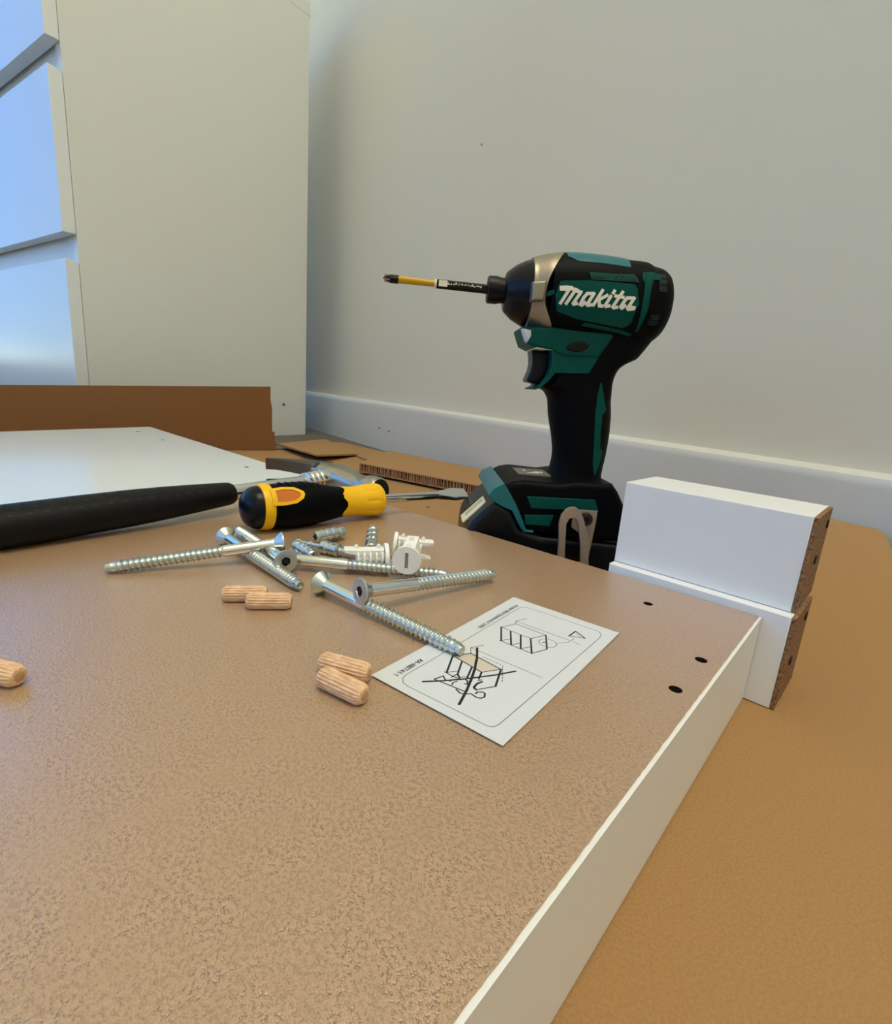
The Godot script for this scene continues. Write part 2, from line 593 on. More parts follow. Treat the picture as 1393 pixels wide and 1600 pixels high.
func floor_cards() -> void:
	# main sheet, from under the boards to near the wall
	var a := part("cardboard_sheet", card_sheet([[-0.75, -0.62], [-0.2985, -0.885], [-0.262, -1.05], [-0.225, -1.07], [-0.1106, -0.955], [-0.0, -0.80], [0.12, -0.63], [0.20, -0.52], [0.272, -0.412], [-0.4445, 0.0987], [-0.75, 0.3]], CB, 0.003), mats.card, self)
	tag(a, "large flat brown cardboard sheet spread over the floor under the boards", "cardboard")
	# sheet at the wall on the near side, bent up where it meets the skirting
	var g := Geo.new()
	var e1 := Vector3(-0.5807, 0, -0.8141)
	var nn := Vector3(-0.8141, 0, 0.5807)
	var rows := []
	var foot := WO
	var prof := [[0.006, 0.0535], [0.02, 0.0525], [0.045, 0.046], [0.075, 0.036], [0.11, 0.0225], [0.15, 0.0095], [0.185, 0.0036], [0.235, 0.0028], [0.30, 0.0027], [0.45, 0.0027], [0.9, 0.0027]]
	for k in prof.size():
		var r := PackedVector3Array()
		var r2 := PackedVector3Array()
		var q: Array = prof[k]
		# near end follows the cut edge of the sheet
		var s_far := -0.862
		var s_near: float = [-0.9185, -0.928, -0.940, -0.957, -0.985, -1.005, -1.02, -1.035, -1.06, -1.11, -1.28][k]
		for i in 13:
			var s := lerpf(s_far, s_near, i / 12.0)
			var b: Vector3 = foot + e1 * s + nn * q[0]
			r.append(Vector3(b.x, q[1], b.z))
			r2.append(Vector3(b.x, q[1] - 0.0025, b.z))
		r2.reverse()
		r.append_array(r2)
		rows.append(r)
	g.loft(rows)
	var c := part("cardboard_sheet", g, mats.card, self)
	tag(c, "brown cardboard sheet curling up against the baseboard beside the white blocks", "cardboard")
	# tape rubbed off near its corner
	# small loose flap near the wall
	var f := Geo.new()
	f.prism([[0, 0], [1, 0], [1, 1], [0, 1]], 0, 1)
	var cor := [Vector3(-0.3094, 0.011, -0.9131), Vector3(-0.2606, 0.008, -1.0619), Vector3(-0.1572, 0.007, -0.8923), Vector3(-0.202, 0.0165, -0.7774)]
	var fl := Geo.new()
	var ra := PackedVector3Array(cor)
	var rb := PackedVector3Array()
	for p in cor:
		rb.append(p - Vector3(0, 0.0028, 0))
	fl.loft([rb, ra])
	var fo := part("cardboard_flap", fl, mats.card_light, self)
	tag(fo, "small loose cardboard flap lifted off the sheet in front of the chest", "cardboard")
	var e := part("cardboard_scrap", card_sheet([[-0.165, -0.885], [-0.12, -0.945], [-0.06, -0.86], [-0.03, -0.80], [-0.10, -0.78]], 0.0062, 0.003), mats.card_light, self)
	tag(e, "thin cardboard scrap lying under the corner of the honeycomb slab", "cardboard")
	# upright strip in front of the chest
	var u := Geo.new()
	var p0 := Vector3(-0.3022, 0, -0.8786)
	var d := Vector3(-0.8572, 0, 0.515)
	var th := Vector3(0.515, 0, 0.8572) * -0.0035
	var top := [[-0.004, 0.0035], [-0.001, 0.028], [-0.0015, 0.034], [0.003, 0.036], [0.003, 0.075], [0.0055, 0.09], [0.005, 0.1095], [0.355, 0.0893], [0.56, 0.078], [0.56, 0.0035]]
	var front := PackedVector3Array()
	var back := PackedVector3Array()
	for q in top:
		front.append(p0 + d * q[0] + Vector3(0, q[1], 0))
		back.append(p0 + d * q[0] + th + Vector3(0, q[1], 0))
	u.strip(back, front)
	for side in 2:
		var r := back if side == 0 else front
		var q2 := PackedVector2Array()
		for q in top:
			q2.append(Vector2(q[0], q[1]))
		var idx := Geometry2D.triangulate_polygon(q2)
		for k in range(0, idx.size(), 3):
			if side == 0:
				u.tri(r[idx[k]], r[idx[k + 1]], r[idx[k + 2]])
			else:
				u.tri(r[idx[k]], r[idx[k + 2]], r[idx[k + 1]])
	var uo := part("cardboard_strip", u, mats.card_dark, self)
	tag(uo, "long brown cardboard strip standing on edge before the chest of drawers", "cardboard")
	honeycomb()
	# printed marks by the blade of the screwdriver
	for q in [[0.018, -0.575, 0.006, 0.002], [0.024, -0.56, 0.003, 0.004], [0.030, -0.57, 0.005, 0.002], [0.022, -0.535, 0.004, 0.003], [0.031, -0.54, 0.006, 0.003], [-0.02, -0.545, 0.004, 0.005]]:
		part("printed_mark", boxg(Vector3(q[0], CB + 0.0001, q[1]), Vector3(q[2], 0.0003, q[3])), mats.card_core, a)

func honeycomb() -> void:
	var t := thing("honeycomb_slab", "corrugated cardboard slab with open honeycomb edge along the wall", "cardboard", Vector3(-0.1255, 0, -0.7135), 0.0)
	# front edge from the thing's origin towards (0.1689, -0.5264)
	var fx := Vector3(0.2944, 0, 0.1871)
	var ln := fx.length() + 0.0
	fx = fx.normalized()
	var bx := Vector3(fx.z, 0, -fx.x)        # towards the wall
	t.transform = Transform3D(Basis(fx, Vector3.UP, -bx), t.position)
	var wid := 0.034
	# outline on the floor: front edge, end at the wall, back edge along the skirting, slanting far end
	var loc := []
	for q in [[-0.1255, -0.7135], [0.1689, -0.5264], [0.187, -0.5555], [0.0630, -0.7300], [-0.105, -0.871]]:
		var w: Vector3 = t.transform.affine_inverse() * Vector3(q[0], 0, q[1])
		loc.append([w.x, w.z])
	part("top_liner", card_sheet(loc, 0.0190, 0.0014), mats.card_light, t)
	part("bottom_liner", card_sheet(loc, 0.0078, 0.0012), mats.card, t)
	var rng := RandomNumberGenerator.new()
	rng.seed = 5
	var g := Geo.new()
	var x := 0.001
	while x < ln:
		var lean := rng.randf_range(-0.0012, 0.0012)
		var z := rng.randf_range(-0.0008, -0.0002)
		var zz := z - rng.randf_range(0.010, 0.016)
		var th := rng.randf_range(0.0005, 0.0022)
		var a := PackedVector3Array([Vector3(x, 0.0078, z), Vector3(x + th, 0.0078, z), Vector3(x + th + lean, 0.0176, z), Vector3(x + lean, 0.0176, z)])
		var b := PackedVector3Array()
		var off := rng.randf_range(-0.004, 0.004)
		for q in a:
			b.append(q + Vector3(off, 0, zz))
		g.loft([b, a])
		x += th + rng.randf_range(0.0006, 0.0030)
	# wall of cells behind the cut edge, and at the cut end
	x = 0.0
	while x < wid:
		g.box(Vector3(ln - 0.0006, 0.0127, -x), Vector3(0.0005, 0.0098, rng.randf_range(0.001, 0.004)))
		x += rng.randf_range(0.003, 0.006)
	g.box(Vector3(ln / 2, 0.0127, -0.017), Vector3(ln, 0.0098, 0.0006))
	# folded strips along the slanting end
	for k in 40:
		var f := k / 40.0
		var e := Vector3(lerpf(loc[0][0], loc[4][0], f), 0.0127, lerpf(loc[0][1], loc[4][1], f))
		g.box(e + Vector3(0.0012, 0, 0), Vector3(0.0016, 0.0098, rng.randf_range(0.0006, 0.0026)))
	g.box(Vector3(ln / 2, 0.0127, -0.03), Vector3(ln - 0.03, 0.0098, 0.0006))
	var cells := part("honeycomb_cells", g, mats.card_cell, t)
	cells.set_meta("kind", "stuff")

# ------------------------------------------------------------------ boards and blocks
func csg_panel(called: String, poly: PackedVector2Array, th: float, holes: Array, m: Material, hole_m: Material, parent: Node) -> CSGCombiner3D:
	# polygon in (x, z) of the parent, top at y = 0
	var root := CSGCombiner3D.new()
	root.name = called
	var p := CSGPolygon3D.new()
	p.name = "sheet"
	p.polygon = poly
	p.depth = th
	p.material = m
	p.rotation.x = PI / 2      # polygon y becomes z, depth runs down
	p.position.y = -th
	root.add_child(p)
	for h in holes:
		var c := CSGCylinder3D.new()
		c.name = "bore"
		c.operation = CSGShape3D.OPERATION_SUBTRACTION
		c.radius = h[2]
		c.height = h[3] * 2.0
		c.sides = 24
		c.material = hole_m
		c.position = Vector3(h[0], 0, h[1])
		root.add_child(c, true)
	parent.add_child(root, true)
	return root

func boards() -> void:
	# frame of the brown board: origin at its corner by the white blocks, x along the far edge, z towards the viewer
	var u := Vector3(-0.7615, 0, -0.6481)
	var v := Vector3(-0.6481, 0, 0.7615)
	var t := thing("brown_board", "large panel lying brown face up with white edges under the tools", "board", Vector3(0.1419, TOP, -0.2116))
	t.transform = Transform3D(Basis(u, -u.cross(v) if u.cross(v).y < 0 else u.cross(v), v), t.position)
	if t.transform.basis.determinant() < 0:
		t.transform = Transform3D(Basis(-u, Vector3.UP, v), t.position)
	var sx := -1.0 if t.transform.basis.x.dot(u) < 0 else 1.0
	var W := 0.33
	var D := 0.72
	var holes := [[sx * 0.0401, 0.0275, 0.0021, 0.012], [sx * 0.0075, 0.0639, 0.0021, 0.012], [sx * 0.0076, 0.0913, 0.0021, 0.012]]
	var poly := PackedVector2Array([Vector2(0, 0), Vector2(sx * W, 0), Vector2(sx * W, D), Vector2(0, D)])
	var core := csg_panel("core", poly, TOP - CB - 0.0006, holes, mats.foil_plain, mats.hole, t)
	core.position.y = -0.0002
	# brown face, its edge chipped along the white side
	var rng := RandomNumberGenerator.new()
	rng.seed = 2
	var jag := PackedVector2Array()
	jag.append(Vector2(sx * W, 0.0003))
	jag.append(Vector2(sx * W, D))
	var n := 420
	for i in n + 1:
		var z := lerpf(D, 0.0004, i / float(n))
		jag.append(Vector2(sx * (0.00105 + rng.randf_range(-0.00007, 0.00010)), z))
	var face := csg_panel("brown_face", jag, 0.001, holes, mats.brown, mats.hole, t)
	face.position.y = 0.0002
	# white panel beyond it
	var c := Vector3(-0.4347, TOP, -0.7424)
	var r := Vector3(0.7347, 0, 0.6784)
	var b := Vector3(-0.678, -0.0328, 0.7347).normalized()
	var wp := thing("furniture_board", "glossy white furniture panel with drilled holes beyond the hammer", "board", c)
	wp.transform = Transform3D(Basis(r, b.cross(r).normalized(), b), c)
	var L := 0.44
	var hl := []
	for q in [[-0.4191, -0.6873, 0.0026], [-0.3518, -0.6262, 0.0022], [-0.1932, -0.4848, 0.0022]]:
		var d := Vector3(q[0], TOP, q[1]) - c
		hl.append([d.dot(r), d.dot(b), q[2], 0.01])
	csg_panel("panel_face", PackedVector2Array([Vector2(0, 0), Vector2(L, 0), Vector2(L, 0.46), Vector2(0, 0.46)]), 0.024, hl, mats.front_panel if mats.has("front_panel") else mats.foil_plain, mats.hole, wp)

func block(label: String, at: Vector3, dir: Vector3, size: Vector3, lean: float, holes: Array) -> void:
	# origin at the bottom corner nearest the viewer on the raw end; x along the length, y up, z away from the viewer
	var t := thing("white_block", label, "block", at, 0.0, "short white blocks stacked at the board corner")
	var back := Vector3(-dir.z, 0, dir.x)
	if back.z > 0:
		back = -back
	var bs := Basis(dir, Vector3.UP, dir.cross(Vector3.UP))
	# dir x up points to the viewer or away; keep a right-handed frame
	var sgn := 1.0 if bs.z.dot(back) > 0 else -1.0
	t.transform = Transform3D(bs.rotated(dir, lean * sgn), at)
	var g := boxg(Vector3(size.x / 2 + 0.0006, size.y / 2, sgn * size.z / 2), Vector3(size.x - 0.0012, size.y, size.z), 0.0007)
	part("foil_wrap", g, mats.foil_plain, t)
	for e in 2:
		var x := 0.0003 if e == 0 else size.x - 0.0012
		# raw chipboard end, with a slightly torn outline
		var rng := RandomNumberGenerator.new()
		rng.seed = 77 + e
		var pl := []
		for k in 4:
			for j in 10:
				var f := j / 10.0
				var a: Array = [[0.0, 0.0], [1.0, 0.0], [1.0, 1.0], [0.0, 1.0]][k]
				var b: Array = [[1.0, 0.0], [1.0, 1.0], [0.0, 1.0], [0.0, 0.0]][k]
				var i := rng.randf_range(0.0001, 0.0006)
				pl.append([clampf(lerpf(a[0], b[0], f) * size.z, i, size.z - i), clampf(lerpf(a[1], b[1], f) * size.y, i, size.y - i)])
		var pg := Geo.new()
		pg.prism(pl, -0.0008, 0.0008)
		var h := Geo.new()
		h.add(pg, Transform3D(Basis(Vector3(0, 0, sgn), Vector3.UP, Vector3(1, 0, 0)), Vector3(x, 0, 0)))
		var end := part("raw_end", h, mats.chip, t)
		if e == 0:
			for q in holes:
				var hg := Geo.new()
				hg.lathe([[-0.0011, q[2]], [0.0, q[2]]], 18, q[1], sgn * q[0])
				part("bore", hg, mats.hole, end)

func blocks() -> void:
	block("white chipboard block standing behind the board corner, under another block", Vector3(0.1511, CB, -0.2042), Vector3(-0.7425, 0, -0.6698), Vector3(0.0845, 0.0441, 0.041), 0.0, [[0.013, 0.020, 0.0021], [0.030, 0.037, 0.0021]])
	block("white chipboard block on top of the other, its raw brown end showing", Vector3(0.1539, 0.0472, -0.2096), Vector3(-0.7419, 0, -0.6705), Vector3(0.0832, 0.0432, 0.0405), 0.0, [[0.020, 0.021, 0.0021], [0.032, 0.036, 0.0021]])


# ------------------------------------------------------------------ cordless driver (millimetres; x to its tail, y up, z to the viewer)
# sections: [position, low, high, half thickness, roundness]
const BODY := [[-27.0, 167.0, 210.6, 22.0, 2.2], [-20.0, 164.0, 212.4, 24.5, 2.3], [-8.4, 163.0, 214.2, 26.5, 2.4], [3.0, 162.5, 214.5, 27.2, 2.5], [16.0, 162.5, 214.2, 27.2, 2.5], [30.0, 162.5, 213.4, 26.6, 2.5], [41.4, 163.0, 213.0, 25.6, 2.5], [45.5, 163.5, 211.2, 25.0, 2.5], [52.0, 165.0, 210.2, 23.5, 2.4], [56.6, 169.0, 207.4, 20.5, 2.4], [59.4, 174.5, 202.2, 16.0, 2.3], [61.0, 181.0, 196.5, 10.0, 2.2], [61.5, 186.0, 192.0, 4.0, 2.0]]
const GRIP := [[70.5, -6.0, 36.5, 19.5, 2.6], [74.3, -3.0, 34.8, 17.0, 2.5], [79.0, -0.8, 34.5, 16.0, 2.4], [90.3, 0.0, 35.5, 15.6, 2.4], [103.0, -2.6, 36.0, 15.8, 2.4], [115.0, -5.8, 35.4, 16.2, 2.5], [122.0, -7.0, 34.4, 16.3, 2.6], [126.0, -7.8, 33.4, 16.4, 2.8], [130.5, -10.5, 32.7, 16.5, 3.2], [133.5, -15.5, 32.3, 16.6, 3.6], [137.5, -12.5, 31.9, 16.8, 3.8], [142.0, -9.5, 32.2, 17.0, 4.0], [147.0, -8.6, 34.0, 17.2, 4.0], [150.7, -9.0, 37.9, 17.6, 4.0], [154.5, -11.0, 45.0, 17.8, 3.8], [160.6, -20.0, 50.0, 18.0, 3.4], [170.0, -22.0, 56.0, 18.4, 3.0], [180.0, -20.0, 58.0, 18.0, 2.6]]

func section(tab: Array, t: float) -> Array:
	var n := tab.size()
	if t <= tab[0][0]:
		return tab[0]
	for i in n - 1:
		if t <= tab[i + 1][0]:
			var f: float = (t - tab[i][0]) / (tab[i + 1][0] - tab[i][0])
			var r := [t]
			for k in range(1, 5):
				# smooth through the neighbours
				var p: Array = tab[maxi(0, i - 1)]
				var q: Array = tab[mini(n - 1, i + 2)]
				r.append(cubic_interpolate(tab[i][k], tab[i + 1][k], p[k], q[k], f) if i > 0 and i < n - 2 else lerpf(tab[i][k], tab[i + 1][k], f))
			return r
	return tab[n - 1]

func super_ring(s: Array, vertical: bool, seg := 40) -> PackedVector3Array:
	var r := PackedVector3Array()
	var c: float = (s[1] + s[2]) / 2.0
	var h: float = (s[2] - s[1]) / 2.0
	for i in seg:
		var a := TAU * i / seg
		var ca := cos(a)
		var sa := sin(a)
		var e: float = 2.0 / s[4]
		var p := c + h * signf(ca) * pow(absf(ca), e)
		var z: float = s[3] * signf(sa) * pow(absf(sa), e)
		if vertical:
			r.append(Vector3(p, s[0], -z) * M)
		else:
			r.append(Vector3(s[0], p, z) * M)
	return r

func super_z(tab: Array, t: float, p: float) -> float:
	var s := section(tab, t)
	var c: float = (s[1] + s[2]) / 2.0
	var h: float = (s[2] - s[1]) / 2.0
	var k := clampf(absf(p - c) / h, 0.0, 1.0)
	return s[3] * pow(maxf(0.0, 1.0 - pow(k, s[4])), 1.0 / s[4])

func tab_loft(tab: Array, a: float, b: float, n: int, vertical: bool, grow := 0.0, seg := 40) -> Geo:
	var rings := []
	for i in n + 1:
		var s := section(tab, lerpf(a, b, i / float(n))).duplicate()
		s[1] -= grow
		s[2] += grow
		s[3] += grow
		rings.append(super_ring(s, vertical, seg))
	var g := Geo.new()
	g.loft(rings)
	return g

# a thin shell over a rounded side: the polygon (x, y in mm) must be crossed once by every vertical
func shell(poly: Array, zf: Callable, lift := 0.5, cols := 24, rows := 10) -> Geo:
	var lo := 1e9
	var hi := -1e9
	for q in poly:
		lo = minf(lo, q[0])
		hi = maxf(hi, q[0])
	var outer := []
	var inner := []
	for i in cols + 1:
		var x := lerpf(lo + 0.01, hi - 0.01, i / float(cols))
		var ys := []
		for k in poly.size():
			var a: Array = poly[k]
			var b: Array = poly[(k + 1) % poly.size()]
			if (a[0] - x) * (b[0] - x) < 0:
				ys.append(lerpf(a[1], b[1], (x - a[0]) / (b[0] - a[0])))
		if ys.size() < 2:
			continue
		var y0: float = ys.min()
		var y1: float = ys.max()
		var ro := PackedVector3Array()
		var ri := PackedVector3Array()
		for j in rows + 1:
			var y := lerpf(y0, y1, j / float(rows))
			var z: float = zf.call(x, y)
			ro.append(Vector3(x, y, z + lift) * M)
			ri.append(Vector3(x, y, z - 0.8) * M)
		outer.append(ro)
		inner.append(ri)
	var g := Geo.new()
	var rings := []
	for i in outer.size():
		var r: PackedVector3Array = outer[i].duplicate()
		var q: PackedVector3Array = inner[i].duplicate()
		q.reverse()
		r.append_array(q)
		rings.append(r)
	g.loft(rings)
	return g

func mm(poly: Array) -> Array:
	var r := []
	for q in poly:
		r.append([q[0] * M, q[1] * M])
	return r

func side(poly: Array, z0: float, z1: float, b := 0.0, steps := 3) -> Geo:
	var g := Geo.new()
	g.prism(mm(poly), z0 * M, z1 * M, b * M, steps)
	return g

func stroke(g: Geo, pts: Array, w: float, zf: Callable, lift: float) -> void:
	for i in pts.size() - 1:
		var a := Vector2(pts[i][0], pts[i][1])
		var b := Vector2(pts[i + 1][0], pts[i + 1][1])
		var d := (b - a).normalized() * w * 0.5
		var n := Vector2(-d.y, d.x)
		var n0 := maxi(1, int((b - a).length() / 2.0))
		var rings := []
		for k in n0 + 1:
			var c := (a - d * 0.6).lerp(b + d * 0.6, k / float(n0))
			var r := PackedVector3Array()
			for q in [[n, lift], [-n, lift], [-n, -0.5], [n, -0.5]]:
				var p: Vector2 = c + q[0]
				var z: float = zf.call(p.x, p.y)
				r.append(Vector3(p.x, p.y, z + q[1]) * M)
			rings.append(r)
		g.loft(rings)

func drill() -> void:
	var t := thing("impact_driver", "teal and black cordless impact driver standing upright on its battery", "power tool", Vector3(0.07, CB, -0.355), 0.05)
	var bz := func(x: float, y: float) -> float: return super_z(BODY, x, y)
	var gz := func(x: float, y: float) -> float: return super_z(GRIP, y, x)
	# motor housing and grip
	part("motor_housing", tab_loft(BODY, -18.0, 61.5, 60, false), mats.rubber, t)
	part("grip", tab_loft(GRIP, 70.5, 180.0, 60, true), mats.rubber, t)
	var g := Geo.new()
	# front metal case, its hind edge swept
	var rings := []
	for i in 13:
		var f := i / 12.0
		var r := PackedVector3Array()
		for k in 44:
			var a := TAU * k / 44
			var ca := cos(a)
			# far hind edge: back at the crown and the foot, forward at the flanks
			var xe := lerpf(-22.0, -9.5, pow(absf(ca), 1.6)) if ca > 0 else lerpf(-22.0, -14.5, clampf((absf(ca) - 0.25) / 0.5, 0.0, 1.0))
			var xf := -29.0
			var x := lerpf(xf, xe, f)
			var s := section(BODY, maxf(x, -26.9))
			var e: float = 2.0 / s[4]
			var c: float = (s[1] + s[2]) / 2.0
			var h: float = (s[2] - s[1]) / 2.0 + 0.7
			if x < -26.9:
				h -= (-26.9 - x) * 0.45
			var z: float = (s[3] + 0.7) * signf(sin(a)) * pow(absf(sin(a)), e)
			r.append(Vector3(x, c + h * signf(ca) * pow(absf(ca), e), z) * M)
		rings.append(r)
	g.loft(rings)
	part("gear_case", g, mats.cast, t)
	g = Geo.new()
	g.lathe([[-44.0 * M, 9.0 * M], [-43.6 * M, 11.2 * M], [-42.4 * M, 12.6 * M], [-37.8 * M, 16.3 * M], [-32.5 * M, 18.9 * M], [-28.8 * M, 20.2 * M], [-27.4 * M, 20.6 * M], [-26.4 * M, 20.3 * M], [-26.0 * M, 18.0 * M]], 44, 189.6 * M, 0.0)
	part("nose_boot", g, mats.navy, t)
	g = Geo.new()
	g.lathe([[-54.8 * M, 3.5 * M], [-54.8 * M, 7.4 * M], [-54.2 * M, 8.2 * M], [-49.0 * M, 8.3 * M], [-46.5 * M, 7.7 * M], [-43.0 * M, 7.5 * M]], 32, 190.3 * M, 0.0)
	part("chuck_sleeve", g, mats.black, t)
	part("case_lug", side([[-30.9, 192.2], [-23.0, 193.3], [-22.4, 189.0], [-23.4, 181.9], [-30.3, 181.7]], 17.0, 27.6, 1.6), mats.cast, t)
	# teal panels over the housing
	var panel := [[-16.4, 186.0], [-15.0, 193.9], [2.4, 195.3], [14.0, 195.5], [30.3, 195.4], [33.2, 191.0], [33.9, 185.0], [33.2, 176.5], [31.0, 172.5], [27.9, 171.0], [-0.7, 173.5], [-15.3, 177.5]]
	var pn := part("side_panel", shell(panel, bz, 0.7), mats.teal_shaded, t)
	var lg := Geo.new()
	logo(lg, bz)
	var lo := part("lettering", lg, mats.white_print, pn)
	lo.set_meta("label", "raised cream brand lettering")
	part("side_tab", shell([[-21.6, 187.4], [-17.2, 189.2], [-17.0, 186.6], [-21.2, 184.8]], bz, 0.6, 8, 3), mats.teal_shaded, t)
	var vp := part("vent_panel", shell([[1.9, 200.0], [17.4, 200.3], [29.8, 201.2], [32.4, 196.6], [16.4, 196.2], [2.5, 195.9]], bz, 0.6, 20, 4), mats.teal_shaded, t)
	for k in 4:
		var x := 17.4 + k * 3.4
		part("vent_slot", shell([[x - 1.0, 196.9], [x + 0.4, 196.9], [x + 2.9, 199.9], [x + 1.6, 199.9]] if k < 3 else [[x - 1.2, 196.9], [x + 3.2, 196.9], [x + 2.0, 199.9], [x + 1.4, 199.9]], bz, 0.8, 8, 3), mats.slot, vp)
	part("vent_slot", shell([[3.0, 197.0], [3.2, 198.2], [13.5, 198.2], [11.0, 197.0]], bz, 0.8, 8, 2), mats.slot, vp)
	part("tail_trim", shell([[34.6, 203.0], [40.6, 204.0], [45.5, 203.0], [47.0, 200.0], [41.5, 199.0], [40.6, 194.8], [40.4, 184.0], [38.0, 170.0], [36.2, 170.0], [37.4, 184.0], [37.2, 195.0], [34.4, 199.0]], bz, 0.6, 26, 6), mats.teal_shaded, t)
	part("lower_trim", shell([[2.0, 170.6], [28.0, 168.0], [35.0, 166.8], [35.5, 168.2], [28.0, 169.8], [4.0, 172.3]], bz, 0.6, 18, 3), mats.teal_shaded, t)
	for q in [[45.2, 201.3, 5.0, 2.4], [45.4, 197.6, 5.4, 2.6], [45.4, 193.8, 5.6, 2.6], [43.0, 178.0, 6.0, 1.8], [42.6, 175.0, 6.0, 1.8]]:
		var x: float = q[0]
		var y: float = q[1]
		part("cooling_slot", shell([[x, y], [x + q[2], y + 0.1], [x + q[2], y + q[3]], [x, y + q[3] - 0.1]], bz, 0.45, 6, 3), mats.slot, t)
		part("slot_rim", shell([[x - 0.3, y - 0.75], [x + q[2], y - 0.65], [x + q[2] + 0.2, y - 0.3], [x - 0.3, y - 0.4]], bz, 0.6, 6, 1), mats.teal_shaded, t)
	# teal spine on the crown
	var tops := []
	for i in 15:
		var x := lerpf(-9.8, 27.5, i / 14.0)
		var s := section(BODY, x)
		var c: float = (s[1] + s[2]) / 2.0
		var h: float = (s[2] - s[1]) / 2.0
		var ro := PackedVector3Array()
		var ri := PackedVector3Array()
		for k in 13:
			var a := lerpf(-0.92, 0.92, k / 12.0) * (1.0 if x > -4.0 else lerpf(0.75, 1.0, (x + 9.8) / 5.8))
			var e: float = 2.0 / s[4]
			var y := c + h * pow(cos(a), e)
			var z: float = s[3] * signf(sin(a)) * pow(absf(sin(a)), e)
			ro.append(Vector3(x, y + 0.5, z * 1.01) * M)
			ri.append(Vector3(x, y - 1.0, z * 0.97) * M)
		ri.reverse()
		ro.append_array(ri)
		tops.append(ro)
	g = Geo.new()
	g.loft(tops)
	part("top_strip", g, mats.teal, t)
	# chin with the lamp, trigger and its guard
	part("lamp_chin", side([[-32.6, 167.8], [-31.6, 165.0], [-28.6, 158.2], [-23.2, 156.0], [-12.8, 155.0], [-6.0, 152.0], [17.0, 153.0], [24.5, 166.0], [23.0, 168.6], [-14.0, 169.0]], -19.4, 19.4, 3.5, 4), mats.teal_shaded, t)
	part("lamp", side([[-32.8, 166.6], [-27.2, 166.2], [-26.8, 162.4], [-29.0, 158.9], [-30.2, 161.0]], 11.0, 19.6, 0.8), mats.led, t)
	part("trigger_guard", side([[-21.0, 131.6], [-17.4, 133.4], [-13.8, 139.0], [-11.8, 146.0], [-12.4, 152.5], [-13.6, 157.2], [23.2, 164.6], [18.0, 155.0], [12.2, 143.0], [-1.0, 142.2], [-9.0, 141.9], [-12.6, 136.5], [-17.5, 132.0], [-20.5, 130.8]], -18.2, 18.2, 1.4), mats.teal_shaded, t)
	part("trigger", side([[-23.6, 155.0], [-22.8, 151.0], [-22.3, 147.0], [-22.9, 142.5], [-24.9, 137.0], [-24.3, 135.4], [-17.5, 134.4], [-13.0, 140.0], [-9.0, 150.0], [-10.0, 155.6]], -8.5, 8.5, 3.2, 4), mats.navy, t)
	part("direction_button", side([[-5.0, 157.8], [-2.0, 160.4], [2.0, 161.8], [7.0, 161.6], [9.6, 160.0], [8.6, 157.6], [6.0, 156.0], [1.0, 155.2], [-3.0, 156.0]], 15.0, 20.2, 0.8), mats.black, t)
	part("chin_edge", side([[-23.4, 156.4], [-12.6, 156.0], [-12.6, 155.2], [-23.2, 155.6]], -17.0, 18.4, 0.3), mats.cream, t)
	part("grip_stripe", stripe(gz), mats.teal_shaded, t)
	# foot and battery
	var foot := [[-41.5, 62.0], [-36.5, 71.0], [-31.0, 74.0], [-24.4, 75.3], [-3.0, 74.4], [8.0, 76.5], [32.0, 76.5], [36.0, 72.0], [41.5, 63.0], [46.8, 53.6], [48.6, 46.0], [47.0, 39.5], [30.0, 38.5], [-20.5, 42.5], [-26.0, 50.0], [-31.2, 57.0], [-38.0, 59.5]]
	part("foot", side(foot, -36.5, 36.5, 7.5, 5), mats.rubber, t)
	part("foot_cap", side([[-46.0, 64.5], [-43.5, 69.0], [-37.0, 72.6], [-33.5, 68.0], [-28.5, 60.5], [-24.5, 53.0], [-20.0, 43.8], [-15.0, 43.4], [-15.4, 41.8], [-21.5, 41.8], [-25.5, 47.0], [-30.5, 55.5], [-37.5, 58.0], [-43.0, 61.0]], -37.0, 37.0, 4.5, 4), mats.teal, t)
	part("side_stripe", side([[-22.0, 65.6], [21.3, 66.2], [24.6, 58.8], [-18.6, 58.2]], 35.6, 37.4, 0.5), mats.teal_shaded, t)
	part("side_stripe", side([[-22.2, 53.6], [-3.6, 54.4], [-5.4, 47.2], [-20.9, 47.2]], 35.6, 36.9, 0.4), mats.teal_shaded, t)
	part("battery", side([[-58.2, 2.0], [-58.4, 34.0], [-57.9, 39.0], [-55.5, 46.0], [-46.0, 56.5], [-41.5, 60.5], [-36.0, 58.5], [-30.5, 55.5], [-24.0, 44.0], [-10.0, 40.0], [44.0, 37.5], [50.2, 34.4], [51.8, 28.0], [51.4, 3.0], [48.0, 0.0], [-55.0, 0.0]], -37.3, 37.3, 6.0, 5), mats.navy, t)
	# charge label on the sloping face
	var sl := Vector3(0.665, 0.747, 0).normalized()
	var lb := part("charge_button", boxg(Vector3.ZERO, Vector3(0.0205, 0.0016, 0.0175), 0.0005), mats.cream, t)
	lb.transform = Transform3D(Basis(Vector3(0.688, 0.726, 0), Vector3(-0.726, 0.688, 0), Vector3(0, 0, 1)), Vector3(-52.4, 49.6, 13.5) * M)
	var lb2 := part("button_recess", boxg(Vector3(0.001, 0.0007, -0.001), Vector3(0.0150, 0.0008, 0.0075), 0.0002), mat(Color(0.74, 0.71, 0.56), 0.5), lb)
	lb2.name = "button_recess"
	# little gauge on top of the foot
	var gp := part("gauge_plate", boxg(Vector3(-13.6, 75.2, 0) * M, Vector3(22, 1.6, 26) * M, 0.0004), mats.grey_plate, t)
	gp.rotation.z = 0.0
